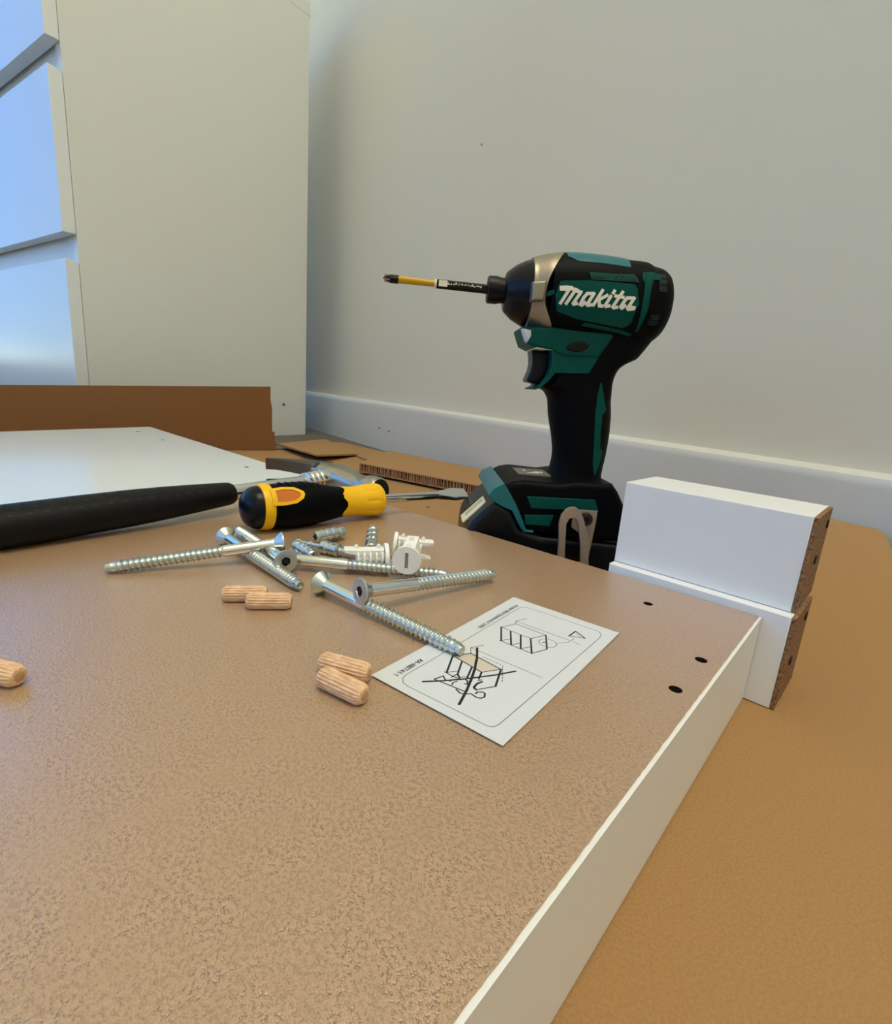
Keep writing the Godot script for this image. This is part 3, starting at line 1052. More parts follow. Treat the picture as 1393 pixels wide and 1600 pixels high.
	for q in [[-18.0, -3.0, 2.0, 5.0], [-9.0, 2.0, 6.0, 4.0], [-12.0, 6.0, 5.0, 3.0], [-16.0, 7.0, 3.0, 1.4]]:
		part("gauge_mark", boxg(Vector3(q[0], 76.0, q[1]) * M, Vector3(q[2], 0.3, q[3]) * M), mats.white_print, gp)
	# belt clip
	var clip := []
	var cin := []
	var pts := [[-1.0, 24.0], [-1.6, 40.0], [-3.0, 52.5], [-2.2, 58.0], [0.4, 61.8], [3.2, 63.2], [6.3, 63.2], [9.3, 60.6], [11.8, 56.4], [14.4, 49.5], [16.4, 44.5], [19.6, 24.0], [14.2, 24.0], [12.0, 40.0], [9.0, 52.5], [7.4, 55.6], [5.6, 56.4], [3.2, 55.8], [1.6, 52.2], [2.6, 40.0], [4.2, 24.0]]
	part("belt_clip", side(pts, 47.0, 49.2, 0.5, 2), mats.clip, t)
	var bp := part("clip_bracket", side([[8.0, 59.6], [23.2, 59.6], [23.2, 52.0], [22.4, 40.0], [21.5, 24.0], [17.0, 24.0], [17.4, 42.0], [8.0, 48.0]], 37.6, 39.4, 0.4, 2), mats.clip, t)
	part("clip_bend", side([[-1.0, 25.0], [20.5, 25.0], [20.0, 22.8], [-0.6, 22.8]], 37.6, 49.2, 0.3, 2), mats.clip, bp)
	g = Geo.new()
	var sc := Geo.new()
	sc.lathe([[0.0, 4.4 * M], [1.6 * M, 4.2 * M], [2.2 * M, 3.4 * M], [2.2 * M, 1.6 * M], [1.0 * M, 1.4 * M]], 20)
	g.add(sc, Transform3D(Basis(Vector3(0, 0, 1), Vector3.UP, Vector3(1, 0, 0)), Vector3(16.2, 54.0, 39.2) * M))
	part("clip_screw", g, mats.steel_dark, bp)
	bit(t)

func stripe(gz: Callable) -> Geo:
	# narrow teal wedge down the hind flank of the grip, swept along y
	var rows := [[78.5, 25.6, 26.6], [86.0, 23.6, 29.0], [94.5, 23.0, 30.4], [97.0, 22.8, 27.4], [108.0, 21.6, 26.0], [118.0, 20.6, 25.6], [121.5, 20.4, 27.8], [130.0, 20.2, 24.6], [138.0, 20.8, 21.6]]
	var rings := []
	for q in rows:
		var ro := PackedVector3Array()
		var ri := PackedVector3Array()
		for k in 6:
			var x := lerpf(q[1], q[2], k / 5.0)
			var z: float = gz.call(x, q[0])
			ro.append(Vector3(x, q[0], z + 0.5) * M)
			ri.append(Vector3(x, q[0], z - 0.8) * M)
		ri.reverse()
		ro.append_array(ri)
		rings.append(ro)
	var g := Geo.new()
	g.loft(rings)
	return g

func logo(g: Geo, zf: Callable) -> void:
	# strokes in crop pixels of the panel (about ten to the millimetre wide), slanting script
	var S := [
		[[125, 128], [200, 128], [285, 142]], [[130, 150], [215, 160]],
		[[262, 140], [150, 355]],
		[[345, 170], [232, 365]], [[268, 150], [345, 172], [372, 185]],
		[[425, 215], [336, 365], [345, 378], [392, 372]], [[350, 190], [432, 214]],
		[[620, 240], [520, 235], [478, 290], [440, 385], [470, 398], [510, 360]], [[622, 240], [540, 395], [560, 405], [605, 400]],
		[[745, 195], [635, 408]], [[825, 272], [700, 335]], [[712, 330], [728, 420], [775, 425]],
		[[925, 210], [905, 245]],
		[[880, 285], [815, 415], [830, 432], [880, 425]],
		[[1050, 230], [930, 440], [950, 455], [1000, 448]], [[945, 285], [1075, 310]],
		[[1235, 325], [1130, 320], [1092, 370], [1050, 445], [1075, 465], [1120, 430]], [[1240, 325], [1160, 470], [1180, 484], [1262, 478]], [[1215, 455], [1268, 470]]]
	for s in S:
		var pts := []
		for q in s:
			# crop pixel to the panel's millimetres
			var u: float = (q[0] - 115.0) / 1155.0
			var x: float = -14.4 + 46.0 * u
			var y: float = 191.2 - (q[1] - 100.0) / 1155.0 * 44.5 + u * 5.3
			pts.append([x, y])
		stroke(g, pts, 1.85, zf, 1.15)

func bit(_t: Node3D) -> void:
	var b := thing("driver_bit", "long screwdriver bit with yellow shaft held in the chuck of the impact driver", "bit", Vector3(0.07, CB, -0.355), 0.05)
	var k := Node3D.new()
	var base := Vector3(-50.0, 190.3, 0) * M
	# the bit tips up slightly
	var tf := Transform3D(Basis(Vector3(0, 0, 1), -0.022), base)
	k.free()
	var put := func(called: String, prof: Array, seg: int, m: Material) -> Node3D:
		var pr := []
		for q in prof:
			pr.append([q[0] * M, q[1] * M])
		var g := Geo.new()
		g.lathe(pr, seg)
		var o := part(called, g, m, b)
		o.transform = tf
		return o
	var tip: Node3D = put.call("cross_tip", [[-70.9, 0.3], [-69.8, 1.0], [-67.0, 2.3], [-66.0, 2.6], [-61.4, 2.6], [-60.8, 2.2]], 8, mats.black)
	for a in 4:
		var g := boxg(Vector3(-67.8, 0, 1.5) * M, Vector3(4.5, 0.7, 1.6) * M)
		var o := part("flute", g, mats.steel, tip)
		o.rotation.x = a * PI / 2 + 0.4
	put.call("yellow_shaft", [[-61.2, 2.3], [-50.0, 2.15], [-38.0, 1.95]], 20, mats.bit_yellow)
	put.call("collar", [[-38.4, 2.2], [-37.9, 2.75], [-37.0, 2.75]], 20, mats.white_print)
	var sh: Node3D = put.call("hex_shank", [[-37.1, 2.75], [-36.8, 2.8], [-12.0, 2.8], [-4.0, 2.8]], 6, mats.black)
	part("label_band", boxg(Vector3(-33.0, 0.2, 2.45) * M, Vector3(5.4, 3.6, 0.3) * M), mats.white_print, sh)
	var rng := RandomNumberGenerator.new()
	rng.seed = 9
	var g := Geo.new()
	var x := -29.6
	while x < -9.0:
		var w := rng.randf_range(0.5, 1.2)
		g.box(Vector3(x, rng.randf_range(0.2, 0.9), 2.46) * M, Vector3(w, rng.randf_range(0.4, 1.2), 0.2) * M)
		x += w + rng.randf_range(0.2, 0.9)
	part("worn_print", g, mats.white_print, sh)


# ------------------------------------------------------------------ hand tools
func hammer() -> void:
	var x := Vector3(0.5946, 0.0224, -0.8037).normalized()
	var z := Vector3(0.8037, 0, 0.5946).normalized()
	var t := thing("claw_hammer", "claw hammer with black rubber grip lying across the boards", "hammer", Vector3(-0.2032, 0.0537, -0.2255))
	t.transform = Transform3D(Basis(x, z.cross(x), z), t.position)
	var prof := [[-0.1245, 0.003], [-0.1235, 0.0065], [-0.1205, 0.0088], [-0.115, 0.0095], [-0.06, 0.0098], [0.0, 0.0100], [0.03, 0.0100], [0.055, 0.0097], [0.075, 0.0090], [0.095, 0.0079], [0.108, 0.0071], [0.1115, 0.0068], [0.1132, 0.0060], [0.1134, 0.0045]]
	var g := Geo.new()
	var rings := []
	for q in prof:
		var r := PackedVector3Array()
		for i in 36:
			var a := TAU * i / 36
			r.append(Vector3(q[0], q[1] * cos(a) * 1.02, q[1] * sin(a) * 1.18))
		rings.append(r)
	g.loft(rings)
	var grip := part("grip", g, mats.grip, t)
	# rows of dimples along the upper side of the grip
	var d := Geo.new()
	var dm := Geo.new()
	dm.lathe([[-0.0003, 0.00085], [0.00008, 0.00075], [0.00012, 0.0004]], 8)
	for row in 3:
		var n := 30
		for i in n:
			var px := lerpf(-0.10, 0.103, (i + 0.5 * (row % 2)) / n)
			var a: float = [0.18, 0.52, 0.86][row]
			var rr := 0.0100
			for k in prof.size() - 1:
				if px >= prof[k][0] and px < prof[k + 1][0]:
					rr = lerpf(prof[k][1], prof[k + 1][1], (px - prof[k][0]) / (prof[k + 1][0] - prof[k][0]))
			var nrm := Vector3(0, cos(a) / 1.02, sin(a) / 1.18).normalized()
			var pos := Vector3(px, rr * cos(a) * 1.02, rr * sin(a) * 1.18)
			d.add(dm, Transform3D(Basis(nrm, nrm.cross(Vector3.RIGHT), Vector3.RIGHT).scaled_local(Vector3(1, 1, 1.4)), pos))
	part("dimples", d, mats.slot, grip).set_meta("kind", "stuff")
	g = Geo.new()
	g.lathe([[0.10, 0.0050], [0.19, 0.0049]], 32)
	part("shaft", g, mats.chrome, t)
	g = Geo.new()
	g.lathe([[0.1690, 0.0058], [0.1696, 0.0068], [0.1720, 0.0071], [0.1728, 0.0067], [0.1738, 0.0072], [0.1760, 0.0074], [0.1768, 0.0070], [0.1778, 0.0076], [0.1800, 0.0078], [0.1808, 0.0073], [0.1820, 0.0080], [0.1870, 0.0082], [0.1880, 0.0076]], 36)
	part("collar", g, mats.zinc_bright, t)
	# head: sections along z, [z, centre x, half x, half y, roundness]
	var S := [[-0.0165, 0.1965, 0.0095, 0.0122, 3.0], [-0.010, 0.1975, 0.0115, 0.0122, 3.2], [0.0, 0.198, 0.0125, 0.0122, 3.4], [0.008, 0.198, 0.0122, 0.0118, 3.2], [0.015, 0.198, 0.0104, 0.0104, 2.8], [0.022, 0.1975, 0.0086, 0.0086, 2.3], [0.028, 0.197, 0.0081, 0.0081, 2.1], [0.034, 0.1965, 0.0086, 0.0086, 2.0], [0.0370, 0.1963, 0.0101, 0.0103, 2.0], [0.0382, 0.1962, 0.0106, 0.0108, 2.0], [0.0460, 0.196, 0.0106, 0.0108, 2.0], [0.0482, 0.196, 0.0094, 0.0096, 2.0]]
	rings = []
	for s in S:
		var r := PackedVector3Array()
		for i in 40:
			var a := TAU * i / 40
			var e: float = 2.0 / s[4]
			r.append(Vector3(s[1] + s[2] * signf(cos(a)) * pow(absf(cos(a)), e), s[3] * signf(sin(a)) * pow(absf(sin(a)), e) - 0.0022, s[0]))
		rings.append(r)
	g = Geo.new()
	g.loft(rings)
	var hd := part("head", g, mats.steel, t, 30.0)
	g = Geo.new()
	g.lathe([[0.0, 0.0095], [0.0009, 0.0092], [0.0013, 0.0075]], 36)
	var fc := Geo.new()
	fc.add(g, Transform3D(Basis(Vector3(0, 0, 1), Vector3.UP, Vector3(1, 0, 0)), Vector3(0.196, -0.0022, 0.0480)))
	part("striking_face", fc, mats.steel_dark, hd)
	# two prongs curving towards the grip
	for s in [1.0, -1.0]:
		rings = []
		for i in 15:
			var f := i / 14.0
			var zz := lerpf(-0.012, -0.0500, f)
			var cx := 0.1970 - 0.0245 * pow(f, 1.7)
			var hx := lerpf(0.0096, 0.0013, pow(f, 0.8))
			var y_in := lerpf(0.0002, 0.0038, clampf((f - 0.12) / 0.75, 0.0, 1.0))
			var y_out := lerpf(0.0121, 0.0126, f)
			var r := PackedVector3Array()
			for q in [[-1, 0], [-0.8, 1], [0.8, 1], [1, 0], [1, -0.0], [0.9, -1], [-0.9, -1]]:
				var yy: float = (y_out if q[1] == 1 else y_in if q[1] == -1 else lerpf(y_in, y_out, 0.85))
				r.append(Vector3(cx + hx * q[0] + 0.0, s * yy - 0.0022, zz))
			rings.append(r)
		g = Geo.new()
		g.loft(rings)
		part("claw", g, mats.claw, hd, 30.0)

func screwdriver() -> void:
	var x := Vector3(0.7599, -0.0223, -0.6497).normalized()
	var z := Vector3(0.6497, 0, 0.7599).normalized()
	var t := thing("screwdriver", "flat-blade screwdriver with stubby black and yellow handle on the brown board", "screwdriver", Vector3(-0.1135, 0.0574, -0.2767))
	t.transform = Transform3D(Basis(x, z.cross(x), z), t.position)
	var put := func(called: String, prof: Array, m: Material, crease := 38.0) -> MeshInstance3D:
		var g := Geo.new()
		g.lathe(prof, 48)
		return part(called, g, m, t, crease)
	put.call("butt_cap", [[-0.0004, 0.002], [0.0, 0.0045], [0.0010, 0.0076], [0.0028, 0.0100], [0.0052, 0.0116], [0.0078, 0.0123], [0.0092, 0.0124]], mats.navy)
	put.call("collar", [[0.0088, 0.0118], [0.0092, 0.0129], [0.0100, 0.0133], [0.0136, 0.0135], [0.0148, 0.0132], [0.0152, 0.0122]], mats.yellow)
	var gp: MeshInstance3D = put.call("grip", [[0.0148, 0.0128], [0.020, 0.0132], [0.028, 0.0136], [0.034, 0.0135], [0.042, 0.0128], [0.050, 0.0113], [0.058, 0.0099], [0.064, 0.0093], [0.067, 0.0091], [0.068, 0.008]], mats.rubber)
	# forward end of the handle with shallow flats
	var rings := []
	for q in [[0.0600, 0.0088, 0.0], [0.0604, 0.0098, 0.0], [0.066, 0.0094, 0.0], [0.072, 0.0096, 0.0], [0.0745, 0.0099, 0.0], [0.0765, 0.0102, 0.05], [0.080, 0.0105, 0.06], [0.084, 0.0108, 0.05], [0.0865, 0.0108, 0.0], [0.0885, 0.0103, 0.0], [0.0900, 0.0090, 0.0], [0.0905, 0.0050, 0.0]]:
		var r := PackedVector3Array()
		for i in 72:
			var a := TAU * i / 72
			var k: float = 1.0 - q[2] * pow(maxf(0.0, cos(a * 9.0)), 3.0)
			r.append(Vector3(q[0] + (0.0018 * sin(a * 5.0) if q[0] < 0.0606 and q[0] > 0.0602 else 0.0), q[1] * k * cos(a), q[1] * k * sin(a)))
		rings.append(r)
	var g := Geo.new()
	g.loft(rings)
	part("handle_front", g, mats.yellow, t, 25.0)
	# ribs pressed into the grip's crown
	for k in 6:
		var rg := Geo.new()
		var rr := []
		for i in 9:
			var a := lerpf(-0.5, 0.5, i / 8.0)
			var px := 0.021 + k * 0.0042 + 0.004 * absf(a)
			var rad := 0.0136 - maxf(0.0, px - 0.034) * 0.11
			var r := PackedVector3Array()
			for q in [[-0.0007, -0.0004], [-0.0004, 0.00035], [0.0004, 0.00035], [0.0007, -0.0004]]:
				r.append(Vector3(px + q[0], (rad + q[1]) * cos(a), (rad + q[1]) * sin(a)))
			rr.append(r)
		rg.loft(rr)
		part("rib", rg, mats.rubber, gp)
	# hanging hole: yellow frame round a recess, on the flank towards the viewer
	var outer := [[0.0128, -0.0048], [0.0128, 0.0052], [0.0200, 0.0062], [0.0270, 0.0056], [0.0318, 0.0024], [0.0322, 0.0006], [0.0308, -0.0018], [0.0265, -0.0042], [0.0190, -0.0050]]
	var inner := [[0.0155, -0.0030], [0.0155, 0.0036], [0.0200, 0.0044], [0.0258, 0.0040], [0.0294, 0.0018], [0.0297, 0.0006], [0.0286, -0.0010], [0.0255, -0.0026], [0.0190, -0.0032]]
	var wrap := func(q: Array, rad: float) -> Vector3:
		var a: float = 0.62 + q[1] / 0.0135
		return Vector3(q[0], rad * sin(a), rad * cos(a))
	var rl := []
	for pr in [[outer, 0.0126], [outer, 0.0140], [outer, 0.01435], [inner, 0.01435], [inner, 0.0126]]:
		var r := PackedVector3Array()
		var poly: Array = pr[0]
		for i in poly.size():
			for k in 4:
				var a: Array = poly[i]
				var b: Array = poly[(i + 1) % poly.size()]
				r.append(wrap.call([lerpf(a[0], b[0], k / 4.0), lerpf(a[1], b[1], k / 4.0)], pr[1]))
		rl.append(r)
	g = Geo.new()
	g.loft(rl, false, false)
	var fr := part("hanging_hole", g, mats.yellow, t, 30.0)
	var rc := PackedVector3Array()
	var rd := PackedVector3Array()
	for q in inner:
		rc.append(wrap.call(q, 0.01375))
		rd.append(wrap.call(q, 0.0120))
	g = Geo.new()
	g.loft([rd, rc])
	part("recess", g, mats.yellow_dark, fr)
	put.call("shaft", [[0.089, 0.0029], [0.136, 0.0029], [0.142, 0.0027], [0.146, 0.0022]], mats.chrome)
	# flared flat blade
	rings = []
	for q in [[0.1400, 0.0026, 0.0026], [0.1480, 0.0040, 0.0021], [0.1530, 0.0054, 0.0017], [0.1560, 0.0057, 0.0014], [0.1660, 0.0049, 0.0007], [0.1680, 0.0046, 0.0006]]:
		var r := PackedVector3Array()
		for i in 24:
			var a := TAU * i / 24
			var w: float = q[1] * signf(cos(a)) * pow(absf(cos(a)), 0.45)
			var h: float = q[2] * signf(sin(a)) * pow(absf(sin(a)), 0.45)
			var tl := 0.62
			r.append(Vector3(q[0], w * sin(tl) + h * cos(tl), -w * cos(tl) + h * sin(tl)))
		rings.append(r)
	g = Geo.new()
	g.loft(rings)
	part("blade", g, mats.zinc_bright, t, 30.0)


# ------------------------------------------------------------------ fittings on the brown board
func copy_of(src: Node3D, label: String, tf: Transform3D) -> Node3D:
	var c: Node3D = src
	if src.has_meta("placed"):
		c = src.duplicate()
		c.name = String(src.name)
		add_child(c, true)
	src.set_meta("placed", true)
	c.remove_meta("placed")
	src.set_meta("placed", true)
	c.transform = tf
	c.set_meta("label", label)
	return c

func screw_proto() -> Node3D:
	var t := thing("countersunk_screw", "", "screw", Vector3.ZERO, 0.0, "zinc plated countersunk furniture screws")
	# head at x = 0, running towards +x
	var g := Geo.new()
	var rings := []
	for q in [[0.0020, 0.0016, 6], [0.0006, 0.0019, 6], [0.0000, 0.0021, 6], [0.0, 0.0048, 0], [0.0002, 0.00525, 0], [0.0007, 0.0053, 0], [0.0038, 0.0030, 0], [0.0046, 0.0027, 0]]:
		var r := PackedVector3Array()
		for i in 36:
			var a := TAU * i / 36
			var k := 1.0
			if q[2] == 6:
				k = 0.9 / cos(fposmod(a, PI / 3) - PI / 6)
			r.append(Vector3(q[0], q[1] * k * cos(a), q[1] * k * sin(a)))
		rings.append(r)
	g.loft(rings)
	part("head", g, mats.zinc, t, 30.0)
	g = Geo.new()
	g.lathe([[0.0, 0.0012], [0.0019, 0.0016], [0.0020, 0.0017]], 12)
	part("hex_socket", g, mats.slot, t)
	g = Geo.new()
	g.lathe([[0.0042, 0.0027], [0.0265, 0.0027], [0.0275, 0.0022]], 28)
	part("shank", g, mats.zinc_bright, t)
	g = Geo.new()
	rings = []
	var pitch := 0.0022
	var x0 := 0.0262
	var x1 := 0.0712
	var n := int((x1 - x0) / pitch * 9.0)
	for i in n + 1:
		var r := PackedVector3Array()
		var x := lerpf(x0, x1, i / float(n))
		for k in 24:
			var f := fposmod((x - x0) / pitch - k / 24.0, 1.0)
			var ridge := maxf(0.0, 1.0 - absf(f - 0.5) / 0.22)
			var end := clampf((x - x0) / 0.002, 0.0, 1.0) * clampf((x1 - x) / 0.004, 0.15, 1.0)
			var rad := 0.0022 + 0.00068 * ridge * end
			var a := TAU * k / 24
			r.append(Vector3(x, rad * cos(a), rad * sin(a)))
		rings.append(r)
	g.loft(rings)
	part("thread", g, mats.zinc, t, 50.0)
	g = Geo.new()
	g.lathe([[0.0705, 0.0020], [0.0722, 0.0019], [0.0730, 0.0017], [0.0730, 0.0010], [0.0726, 0.0006]], 20)
	part("blunt_tip", g, mats.zinc, t)
	return t

func screw_at(p: Node3D, label: String, head: Vector3, tip: Vector3, roll := 0.0) -> void:
	var b := basis_from(tip - head)
	copy_of(p, label, Transform3D(b.rotated((tip - head).normalized(), roll), head))

func bolt_proto() -> Node3D:
	# notched barrel on a short threaded stub
	var t := thing("cam_bolt", "", "bolt", Vector3.ZERO, 0.0, "zinc cam bolts below the screwdriver")
	var g := Geo.new()
	var rings := []
	for q in [[0.0002, 0.0010, 0], [0.0, 0.0018, 0], [0.0, 0.0028, 0], [0.0006, 0.0033, 0], [0.0026, 0.0034, 1], [0.0030, 0.0034, 1], [0.0050, 0.0034, 1], [0.0054, 0.0028, 0], [0.0062, 0.0028, 0], [0.0066, 0.0034, 1], [0.0092, 0.0034, 1], [0.0096, 0.0028, 0], [0.0104, 0.0028, 0], [0.0108, 0.0034, 1], [0.0132, 0.0034, 1], [0.0138, 0.0026, 0], [0.0150, 0.0026, 0], [0.0154, 0.0031, 0], [0.0180, 0.0029, 0], [0.0196, 0.0018, 0], [0.0198, 0.0009, 0]]:
		var r := PackedVector3Array()
		for i in 32:
			var a := TAU * i / 32
			var k := 1.0
			if q[2] == 1:
				k = 1.0 - 0.24 * pow(maxf(0.0, cos(a * 4.0)), 4.0)
			r.append(Vector3(q[0], q[1] * k * cos(a), q[1] * k * sin(a)))
		rings.append(r)
	g.loft(rings)
	part("notched_barrel", g, mats.zinc, t, 30.0)
	g = Geo.new()
	for a in 2:
		var b := boxg(Vector3(0.0001, 0, 0), Vector3(0.0006, 0.0007 if a == 0 else 0.0034, 0.0034 if a == 0 else 0.0007))
		g.add(b, Transform3D())
	part("cross_slot", g, mats.slot, t)
	return t

func long_bolt() -> void:
	var t := thing("connecting_bolt", "long zinc connecting bolt with thin neck, barrel and screw thread", "bolt")
	var a := Vector3(-0.0770, 0.0468, -0.2587)
	var b := Vector3(-0.0421, 0.0470, -0.2434)
	t.transform = Transform3D(basis_from(b - a), a)
	var put := func(called: String, prof: Array, m: Material) -> MeshInstance3D:
		var g := Geo.new()
		g.lathe(prof, 28)
		return part(called, g, m, t, 30.0)
	put.call("neck", [[0.0, 0.0008], [0.0003, 0.0018], [0.0016, 0.0020], [0.0024, 0.0012], [0.0032, 0.0010], [0.0080, 0.0011], [0.0086, 0.0018], [0.0098, 0.0018], [0.0104, 0.0012], [0.0170, 0.0013]], mats.zinc)
	put.call("barrel", [[0.0160, 0.0022], [0.0162, 0.0033], [0.0168, 0.0036], [0.0200, 0.0036], [0.0206, 0.0030], [0.0218, 0.0030], [0.0224, 0.0036], [0.0266, 0.0036], [0.0272, 0.0026]], mats.zinc)
	for k in 8:
		var g := boxg(Vector3(0.0184 if k % 2 == 0 else 0.0245, 0, 0.0035), Vector3(0.0022, 0.0013, 0.0006), 0.0002)
		var o := part("notch", g, mats.zinc_dark, t)
		o.rotation.x = -PI / 2 * (k / 2) + (0.4 if k % 2 else -0.3)
	var g := Geo.new()
	var rings := []
	for i in 60:
		var x := 0.0268 + 0.0115 * i / 59.0
		var r := PackedVector3Array()
		for k in 20:
			var f := fposmod((x - 0.0268) / 0.0016 - k / 20.0, 1.0)
			var rad := 0.0019 + 0.0007 * maxf(0.0, 1.0 - absf(f - 0.5) / 0.3)
			r.append(Vector3(x, rad * cos(TAU * k / 20), rad * sin(TAU * k / 20)))
		rings.append(r)
	g.loft(rings)
	part("thread", g, mats.zinc, t, 50.0)

func plug_proto() -> Node3D:
	# slotted disc head at x = 0, ribbed body and forked end towards +x
	var t := thing("plastic_plug", "", "plug", Vector3.ZERO, 0.0, "white plastic plugs among the screws")
	var c := CSGCombiner3D.new()
	c.name = "head_disc"
	var d := CSGCylinder3D.new()
	d.name = "disc"
	d.radius = 0.0067
	d.height = 0.0018
	d.sides = 40
	d.rotation.z = PI / 2
	d.position.x = 0.0009
	d.material = mats.ivory
	c.add_child(d)
	var s := CSGBox3D.new()
	s.name = "slot"
	s.operation = CSGShape3D.OPERATION_SUBTRACTION
	s.size = Vector3(0.0024, 0.0074, 0.0015)
	s.material = mats.slot_grey
	c.add_child(s)
	t.add_child(c)
	part("slot_floor", boxg(Vector3(0.0012, 0, 0), Vector3(0.0014, 0.0073, 0.0014)), mats.slot_grey, t)
	var g := Geo.new()
	g.lathe([[0.0016, 0.0030], [0.0150, 0.0030]], 24)
	g.box(Vector3(0.0086, 0.0030, 0), Vector3(0.0130, 0.0030, 0.0062), 0.0005)
	g.box(Vector3(0.0086, -0.0040, 0), Vector3(0.0130, 0.0012, 0.0062), 0.0003)
	part("body", g, mats.ivory, t)
	for k in 5:
		g = Geo.new()
		var x := 0.0024 + k * 0.0028
		g.lathe([[x, 0.0034], [x + 0.0002, 0.0047], [x + 0.0010, 0.0047], [x + 0.0013, 0.0034]], 28)
		part("fin", g, mats.ivory, t)
	g = Geo.new()
	for e in [1.0, -1.0]:
		var p := Geo.new()
		p.prism(mm([[14.0, 1.6], [20.4, 3.4], [20.6, 4.9], [19.2, 5.0], [14.0, 4.6]]), -0.0030, 0.0030, 0.0004)
		g.add(p, Transform3D(Basis(Vector3.RIGHT, 0.0 if e > 0 else PI), Vector3.ZERO))
	part("fork", g, mats.ivory, t)
	for e in [0.0045, 0.0150]:
		g = Geo.new()
		g.lathe([[0.0, 0.0011], [0.0020, 0.0010], [0.0026, 0.0005]], 14)
		var pin := Geo.new()
		pin.add(g, Transform3D(Basis(Vector3(0, 1, 0), Vector3(-1, 0, 0), Vector3(0, 0, 1)), Vector3(e, 0.0040, 0)))
		part("pin", pin, mats.ivory, t)
	return t

func dowel_proto() -> Node3D:
	var t := thing("wooden_dowel", "", "dowel", Vector3.ZERO, 0.0, "short fluted wooden dowels on the brown board")
	var L := 0.0168
	var R := 0.0032
	var g := Geo.new()
	var rings := []
	for q in [[0.0, 0.55, 0.0], [0.0002, 0.70, 0.2], [0.0014, 0.98, 0.8], [0.0022, 1.0, 1.0], [L - 0.0022, 1.0, 1.0], [L - 0.0014, 0.97, 0.8], [L - 0.0002, 0.72, 0.2], [L, 0.55, 0.0]]:
		var r := PackedVector3Array()
		for i in 144:
			var a := TAU * i / 144
			var k: float = 1.0 - 0.11 * q[2] * pow(0.5 - 0.5 * cos(a * 18.0), 3.0)
			r.append(Vector3(q[0], R * q[1] * k * cos(a), R * q[1] * k * sin(a)))
		rings.append(r)
	g.loft(rings)
	part("fluted_body", g, mats.wood, t, 32.0)
	for e in 2:
		g = Geo.new()
		g.lathe([[-0.0001, R * 0.4], [0.0002, R * 0.56], [0.0004, R * 0.56]] if e == 0 else [[L - 0.0004, R * 0.56], [L - 0.0002, R * 0.56], [L + 0.0001, R * 0.4]], 24)
		part("end_grain", g, mats.wood_end, t)
	return t

func fittings() -> void:
	var sp := screw_proto()
	screw_at(sp, "silver screw pointing back along the hammer grip, head propped on two other screws", Vector3(-0.0765, 0.0533, -0.2354), Vector3(-0.1405, 0.0464, -0.2047), 0.3)
	screw_at(sp, "zinc screw crossing beneath the propped screw, tip towards the paired dowels", Vector3(-0.1113, 0.0489, -0.2505), Vector3(-0.0552, 0.0463, -0.1975), 0.9)
	screw_at(sp, "zinc screw lying flat between the white plugs and the crossed pair of screws", Vector3(-0.0708, 0.0489, -0.2252), Vector3(0.0190, 0.0462, -0.2265), 0.1)
	screw_at(sp, "zinc screw with its tip on the paper slip", Vector3(-0.0498, 0.0489, -0.1999), Vector3(0.0087, 0.0464, -0.1567), 0.5)
	screw_at(sp, "zinc screw resting across another screw's shank, tip pointing at the driver", Vector3(-0.0306, 0.0536, -0.1826), Vector3(0.0238, 0.0474, -0.2290), 0.2)
	screw_at(sp, "zinc screw pointing away under the screwdriver handle, its round socket head facing out", Vector3(-0.0690, 0.0510, -0.2155), Vector3(-0.1085, 0.0468, -0.2650), 0.0)
	var bp := bolt_proto()
	copy_of(bp, "short notched cam bolt lying against the neck of the connecting bolt", Transform3D(basis_from(Vector3(0.0150, 0.0006, -0.0165)), Vector3(-0.0690, 0.0480, -0.2640)))
	copy_of(bp, "short notched cam bolt lying alone between the screwdriver and white plugs", Transform3D(basis_from(Vector3(-0.0036, 0.0030, -0.0300)) * Basis.from_scale(Vector3(1.6, 1, 1)), Vector3(-0.0372, 0.0470, -0.2530)))
	copy_of(bp, "short notched cam bolt half buried behind the two screw heads", Transform3D(basis_from(Vector3(-0.0135, 0.0010, -0.0150)), Vector3(-0.0615, 0.0476, -0.2330)))
	long_bolt()
	var pp := plug_proto()
	copy_of(pp, "white plastic plug turned end on, showing its round slotted head", Transform3D(basis_from(Vector3(0.06, 0.05, -0.99)), Vector3(-0.0162, 0.0535, -0.2219)))
	copy_of(pp, "white plastic plug with ribs and fork lying behind the slotted disc", Transform3D(basis_from(Vector3(0.93, -0.10, -0.06)).rotated(Vector3.UP, 0.0), Vector3(-0.0262, 0.0500, -0.2560)))
	copy_of(pp, "white plastic plug seen side on, its fins and fork above the screw thread", Transform3D(basis_from(Vector3(-0.97, -0.02, 0.26)), Vector3(-0.0262, 0.0503, -0.2345)))
	var dp := dowel_proto()
	var dl := [
		["pale wooden dowel lying just behind its twin, below the propped screw", Vector3(-0.0846, 0.0468, -0.1862), Vector3(-0.0693, 0.0468, -0.1892)],
		["pale wooden dowel in front of its twin, below the propped screw", Vector3(-0.0733, 0.0468, -0.1815), Vector3(-0.0577, 0.0468, -0.1842)],
		["orange-tinted wooden dowel touching the corner of the paper slip", Vector3(-0.0350, 0.0468, -0.1428), Vector3(-0.0190, 0.0468, -0.1375)],
		["palest wooden dowel, lying against the dowel at the paper corner", Vector3(-0.0330, 0.0468, -0.1348), Vector3(-0.0194, 0.0468, -0.1268)],
		["wooden dowel lying alone below the hammer grip, cut off by the picture edge", Vector3(-0.1281, 0.0468, -0.1268), Vector3(-0.1118, 0.0468, -0.1230)]]
	for k in dl.size():
		var d: Array = dl[k]
		copy_of(dp, d[0], Transform3D(basis_from(d[2] - d[1]).rotated((d[2] - d[1]).normalized(), k * 0.7), d[1]))


